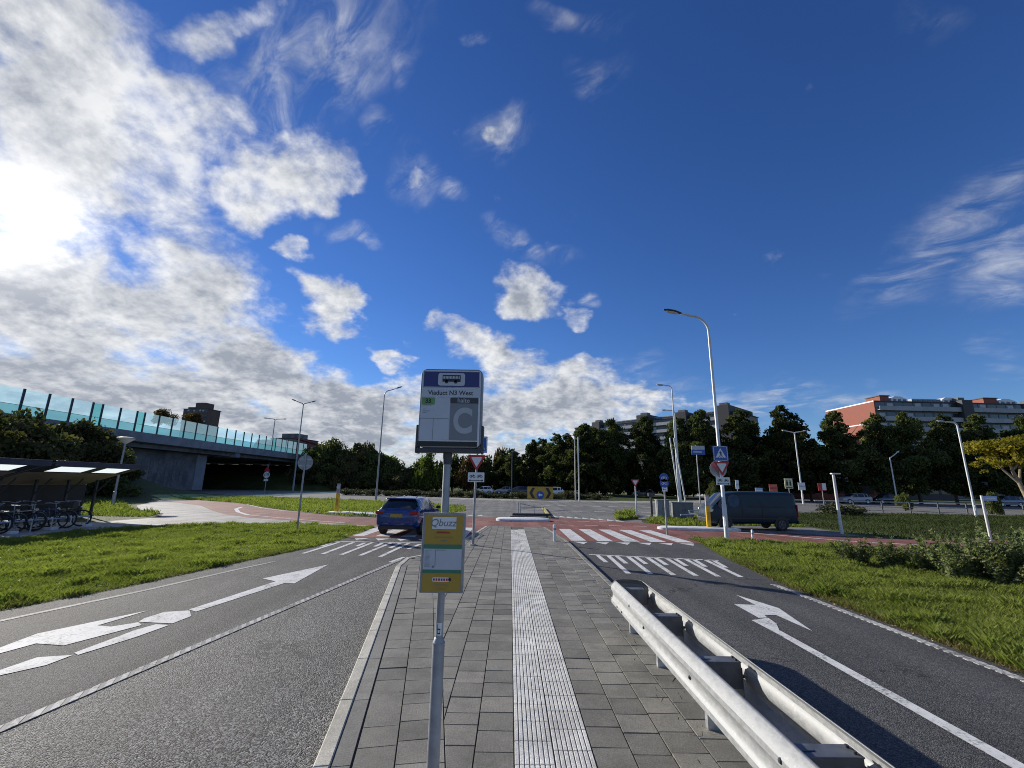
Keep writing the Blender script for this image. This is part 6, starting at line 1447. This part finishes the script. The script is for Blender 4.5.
# grass blades
def inpoly(P, poly):
    x, y = P[:, 0], P[:, 1]; r_ = np.zeros(len(P), bool); j = len(poly)-1
    for i in range(len(poly)):
        xi, yi = poly[i]; xj, yj = poly[j]
        r_ ^= ((yi > y) != (yj > y)) & (x < (xj-xi)*(y-yi)/(yj-yi+1e-12)+xi); j = i
    return r_
def vnoise(P, sc, seed):
    r_ = np.random.default_rng(seed); g_ = r_.random((128, 128)); q_ = P*sc+50; i = np.floor(q_).astype(int); f_ = q_-i; f_ = f_*f_*(3-2*f_)
    def at2(a, c_): return g_[(i[:, 0]+a) % 128, (i[:, 1]+c_) % 128]
    return (at2(0, 0)*(1-f_[:, 0])+at2(1, 0)*f_[:, 0])*(1-f_[:, 1])+(at2(0, 1)*(1-f_[:, 0])+at2(1, 1)*f_[:, 0])*f_[:, 1]
def grass(name, poly, n, h_, wdt, m_, seed, near=None, z=0.0):
    r_ = np.random.default_rng(seed); A_ = np.array(poly); lo, hi = A_.min(0), A_.max(0)
    P = lo+(hi-lo)*r_.random((n*4, 2)); P = P[inpoly(P, poly)]
    if near: dd = np.hypot(P[:, 0], P[:, 1]); P = P[r_.random(len(P)) < np.clip((near/dd)**1.2, 0, 1)]
    P = P[:n]; m = len(P); nz = vnoise(P, 1.1, seed+1); n3 = vnoise(P, 4.5, seed+2)
    n5 = vnoise(P, 2.3, seed+8); H = h_*(0.30+0.7*nz+0.5*n3+1.1*np.clip(n5-0.62, 0, 1)*3)*(0.5+0.9*r_.random(m)); a = r_.random(m)*6.283; ln = (0.25+0.7*r_.random(m))*H; b_ = r_.random(m)*6.283
    dx, dy = np.cos(a)*wdt/2, np.sin(a)*wdt/2; lx, ly = np.cos(b_)*ln, np.sin(b_)*ln
    zb = np.full(m, z)
    V_ = np.stack([np.stack([P[:, 0]-dx, P[:, 1]-dy, zb], 1), np.stack([P[:, 0]+dx, P[:, 1]+dy, zb], 1), np.stack([P[:, 0]+dx*.7+lx*.45, P[:, 1]+dy*.7+ly*.45, zb+H*.65], 1), np.stack([P[:, 0]+lx, P[:, 1]+ly, zb+H], 1)], 1).reshape(-1, 3)
    me = bpy.data.meshes.new(name); me.vertices.add(4*m); me.vertices.foreach_set('co', V_.astype(np.float32).ravel()); me.loops.add(4*m); me.loops.foreach_set('vertex_index', np.arange(4*m, dtype=np.int32)); me.polygons.add(m); me.polygons.foreach_set('loop_start', np.arange(0, 4*m, 4, dtype=np.int32)); me.update(calc_edges=True); me.materials.append(m_)
    at_ = me.attributes.new('tint', 'FLOAT', 'FACE'); at_.data.foreach_set('value', np.clip(0.40*vnoise(P, 0.45, seed+4)+0.40*vnoise(P, 2.6, seed+5)+0.30*r_.random(m)-0.05, 0, 1).astype(np.float32))
    o = bpy.data.objects.new(name, me); COL.objects.link(o); return tag(o, 'green grass blades on the verge', 'grass', kind='stuff')
L_grass = leafmat('grass blades', (0.105, 0.135, 0.030), (0.29, 0.315, 0.085), 0.5, (0.42, 0.37, 0.19), 0.0)
L_grass2 = leafmat('darker bank grass blades', (0.026, 0.040, 0.010), (0.062, 0.076, 0.022), 0.3, (0.12, 0.10, 0.045), 0.0)  # dark blades: the shade on the bank is put into this colour
left_v = [(-9.05, 2), (-8.2, 7.6), (-7.62, 9.25), (-7.15, 11.85), (-6.28, 15.7), (-6.2, 19), (-6.45, 22.0), (-8.2, 22.5), (-10.9, 23.2), (-13.6, 22.5), (-15.8, 20.7), (-17.3, 18.5), (-17.0, 15.6), (-16.5, 9), (-15.6, 2)]
right_v = [(6.16, 2), (6.16, 10.5), (6.58, 14), (7.42, 18.2), (7.5, 19.2), (9.3, 18.6), (11.7, 18.0), (13.0, 16.8), (17.0, 15.3), (24, 13.2), (22, 8), (14, 2)]
g_ = grass('grass', left_v, 260000, 0.075, 0.009, L_grass, 100, 9.5); g_['label'] = 'sunlit green grass verge left of the left carriageway'
g_ = grass('grass', right_v, 260000, 0.095, 0.009, L_grass, 110, 9.5); g_['label'] = 'lush green grass verge right of the right lane'
far_l = [(-3.5, 35.6), (-4.3, 43.0), (-15.1, 51.0), (-33, 58.3), (-36, 47.2), (-32, 46.7), (-25.2, 42.2), (-19.5, 36.2), (-14, 31.2), (-10, 28.3), (-6.6, 28.6), (-4.7, 31)]
g_ = grass('grass', far_l, 40000, 0.13, 0.05, L_grass, 120); g_['label'] = 'grass triangle between the red cycle path and the roundabout'
g_ = grass('grass', [(-20.2, 25.6), (-21.5, 28.3), (-24.5, 29.9), (-36, 42), (-44, 42), (-36, 30), (-25, 25.5)], 22000, 0.16, 0.045, L_grass, 125); g_['label'] = 'grass beside the cone lamp and bike shelter'
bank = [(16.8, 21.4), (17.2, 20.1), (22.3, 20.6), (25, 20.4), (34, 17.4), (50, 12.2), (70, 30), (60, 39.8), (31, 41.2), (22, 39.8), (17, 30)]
g_ = grass('grass', bank, 90000, 0.10, 0.025, L_grass2, 130); g_['label'] = 'rough grass bank coloured dark as in shade between red path and far street'
g_ = grass('grass', [(8.1, 26.8), (9.5, 24.4), (12, 26.1), (16.5, 25.5), (17, 30), (22, 39.5), (14, 36.2), (10.3, 31.6), (8.8, 29.7)], 16000, 0.14, 0.04, L_grass, 140); g_['label'] = 'grass patch around the street cabinets'
g_ = grass('grass', [(6.6, 28.3), (8.4, 29.9), (8.2, 30.5), (9.3, 34), (9.0, 36), (7.2, 31)], 3500, 0.22, 0.04, L_grass, 145); g_['label'] = 'tufty grass corner around the small give way sign'
g_ = grass('grass', [(1.40, 3), (1.95, 3), (2.0, 10), (1.5, 10)], 90, 0.045, 0.006, L_grass2, 150, None, ZP-0.01); g_['label'] = 'sparse weeds growing between flags under the crash barrier'

# fallen leaves and daisies scattered over the verges and along the kerbs
def litter(name, poly, n, size, m_, seed, z, label):
    r_ = np.random.default_rng(seed); A_ = np.array(poly); lo, hi = A_.min(0), A_.max(0); P = lo+(hi-lo)*r_.random((n*5, 2)); P = P[inpoly(P, poly)]; P = P[vnoise(P, 0.5, seed+3) > r_.random(len(P))*0.9][:n]; m = len(P)
    a = r_.random(m)*6.283; s_ = size*(0.5+r_.random(m)); ux, uy = np.cos(a)*s_, np.sin(a)*s_; zz_ = z*(0.75+0.5*r_.random(m)); t1, t2 = r_.normal(size=m)*s_*0.5, r_.normal(size=m)*s_*0.5
    V_ = np.stack([np.stack([P[:, 0]-ux, P[:, 1]-uy, zz_+t1], 1), np.stack([P[:, 0]+uy*.6, P[:, 1]-ux*.6, zz_+t2], 1), np.stack([P[:, 0]+ux, P[:, 1]+uy, zz_+np.abs(t1)], 1), np.stack([P[:, 0]-uy*.6, P[:, 1]+ux*.6, zz_+np.abs(t2)], 1)], 1).reshape(-1, 3)
    me = bpy.data.meshes.new(name); me.from_pydata([tuple(v) for v in V_], [], [(4*i, 4*i+1, 4*i+2, 4*i+3) for i in range(m)]); me.materials.append(m_)
    at_ = me.attributes.new('tint', 'FLOAT', 'FACE'); at_.data.foreach_set('value', r_.random(m).astype(np.float32))
    o = bpy.data.objects.new(name, me); COL.objects.link(o); tag(o, label, 'leaves', kind='stuff')
L_fall = leafmat('fallen leaf', (0.20, 0.13, 0.05), (0.42, 0.34, 0.16), 0.2, (0.55, 0.53, 0.42), 0.0); L_daisy = leafmat('daisy petal', (0.5, 0.5, 0.42), (0.75, 0.75, 0.7), 0.3, None, 0.0)
litter('fallen_leaves', left_v, 900, 0.022, L_daisy, 201, 0.07, 'pale daisies and leaf flecks in the left verge')
litter('fallen_leaves', right_v, 260, 0.022, L_fall, 202, 0.08, 'pale leaf flecks in the right verge')
litter('fallen_leaves', [(5.98, 2), (6.22, 2), (6.25, 10.5), (6.7, 14), (7.5, 18), (7.3, 18), (6.5, 14), (6.02, 10.5)], 900, 0.018, L_fall, 203, 0.012, 'dry leaf litter along the right road edge')
litter('fallen_leaves', [(1.75, 3), (2.14, 3), (2.14, 10), (1.75, 10)], 150, 0.014, L_fall, 204, ZP+0.006, 'dry leaf litter under the crash barrier')
L_dry = leafmat('dry edge grass', (0.12, 0.10, 0.045), (0.24, 0.20, 0.09), 0.35, None, 0.0)
g_ = grass('grass', [(6.05, 2), (6.35, 2), (6.4, 10.5), (6.85, 14), (7.65, 18), (7.45, 18.1), (6.6, 14), (6.1, 10.5)], 14000, 0.05, 0.009, L_dry, 160); g_['label'] = 'dry yellowish grass fringe along the right road edge'
g_ = grass('grass', [(-9.0, 2), (-8.15, 7.6), (-7.58, 9.25), (-7.1, 11.85), (-6.22, 15.7), (-6.45, 15.8), (-7.35, 11.9), (-7.8, 9.35), (-8.4, 7.6), (-9.25, 2)], 7000, 0.05, 0.009, L_dry, 161); g_['label'] = 'dry yellowish grass fringe along the left road edge'
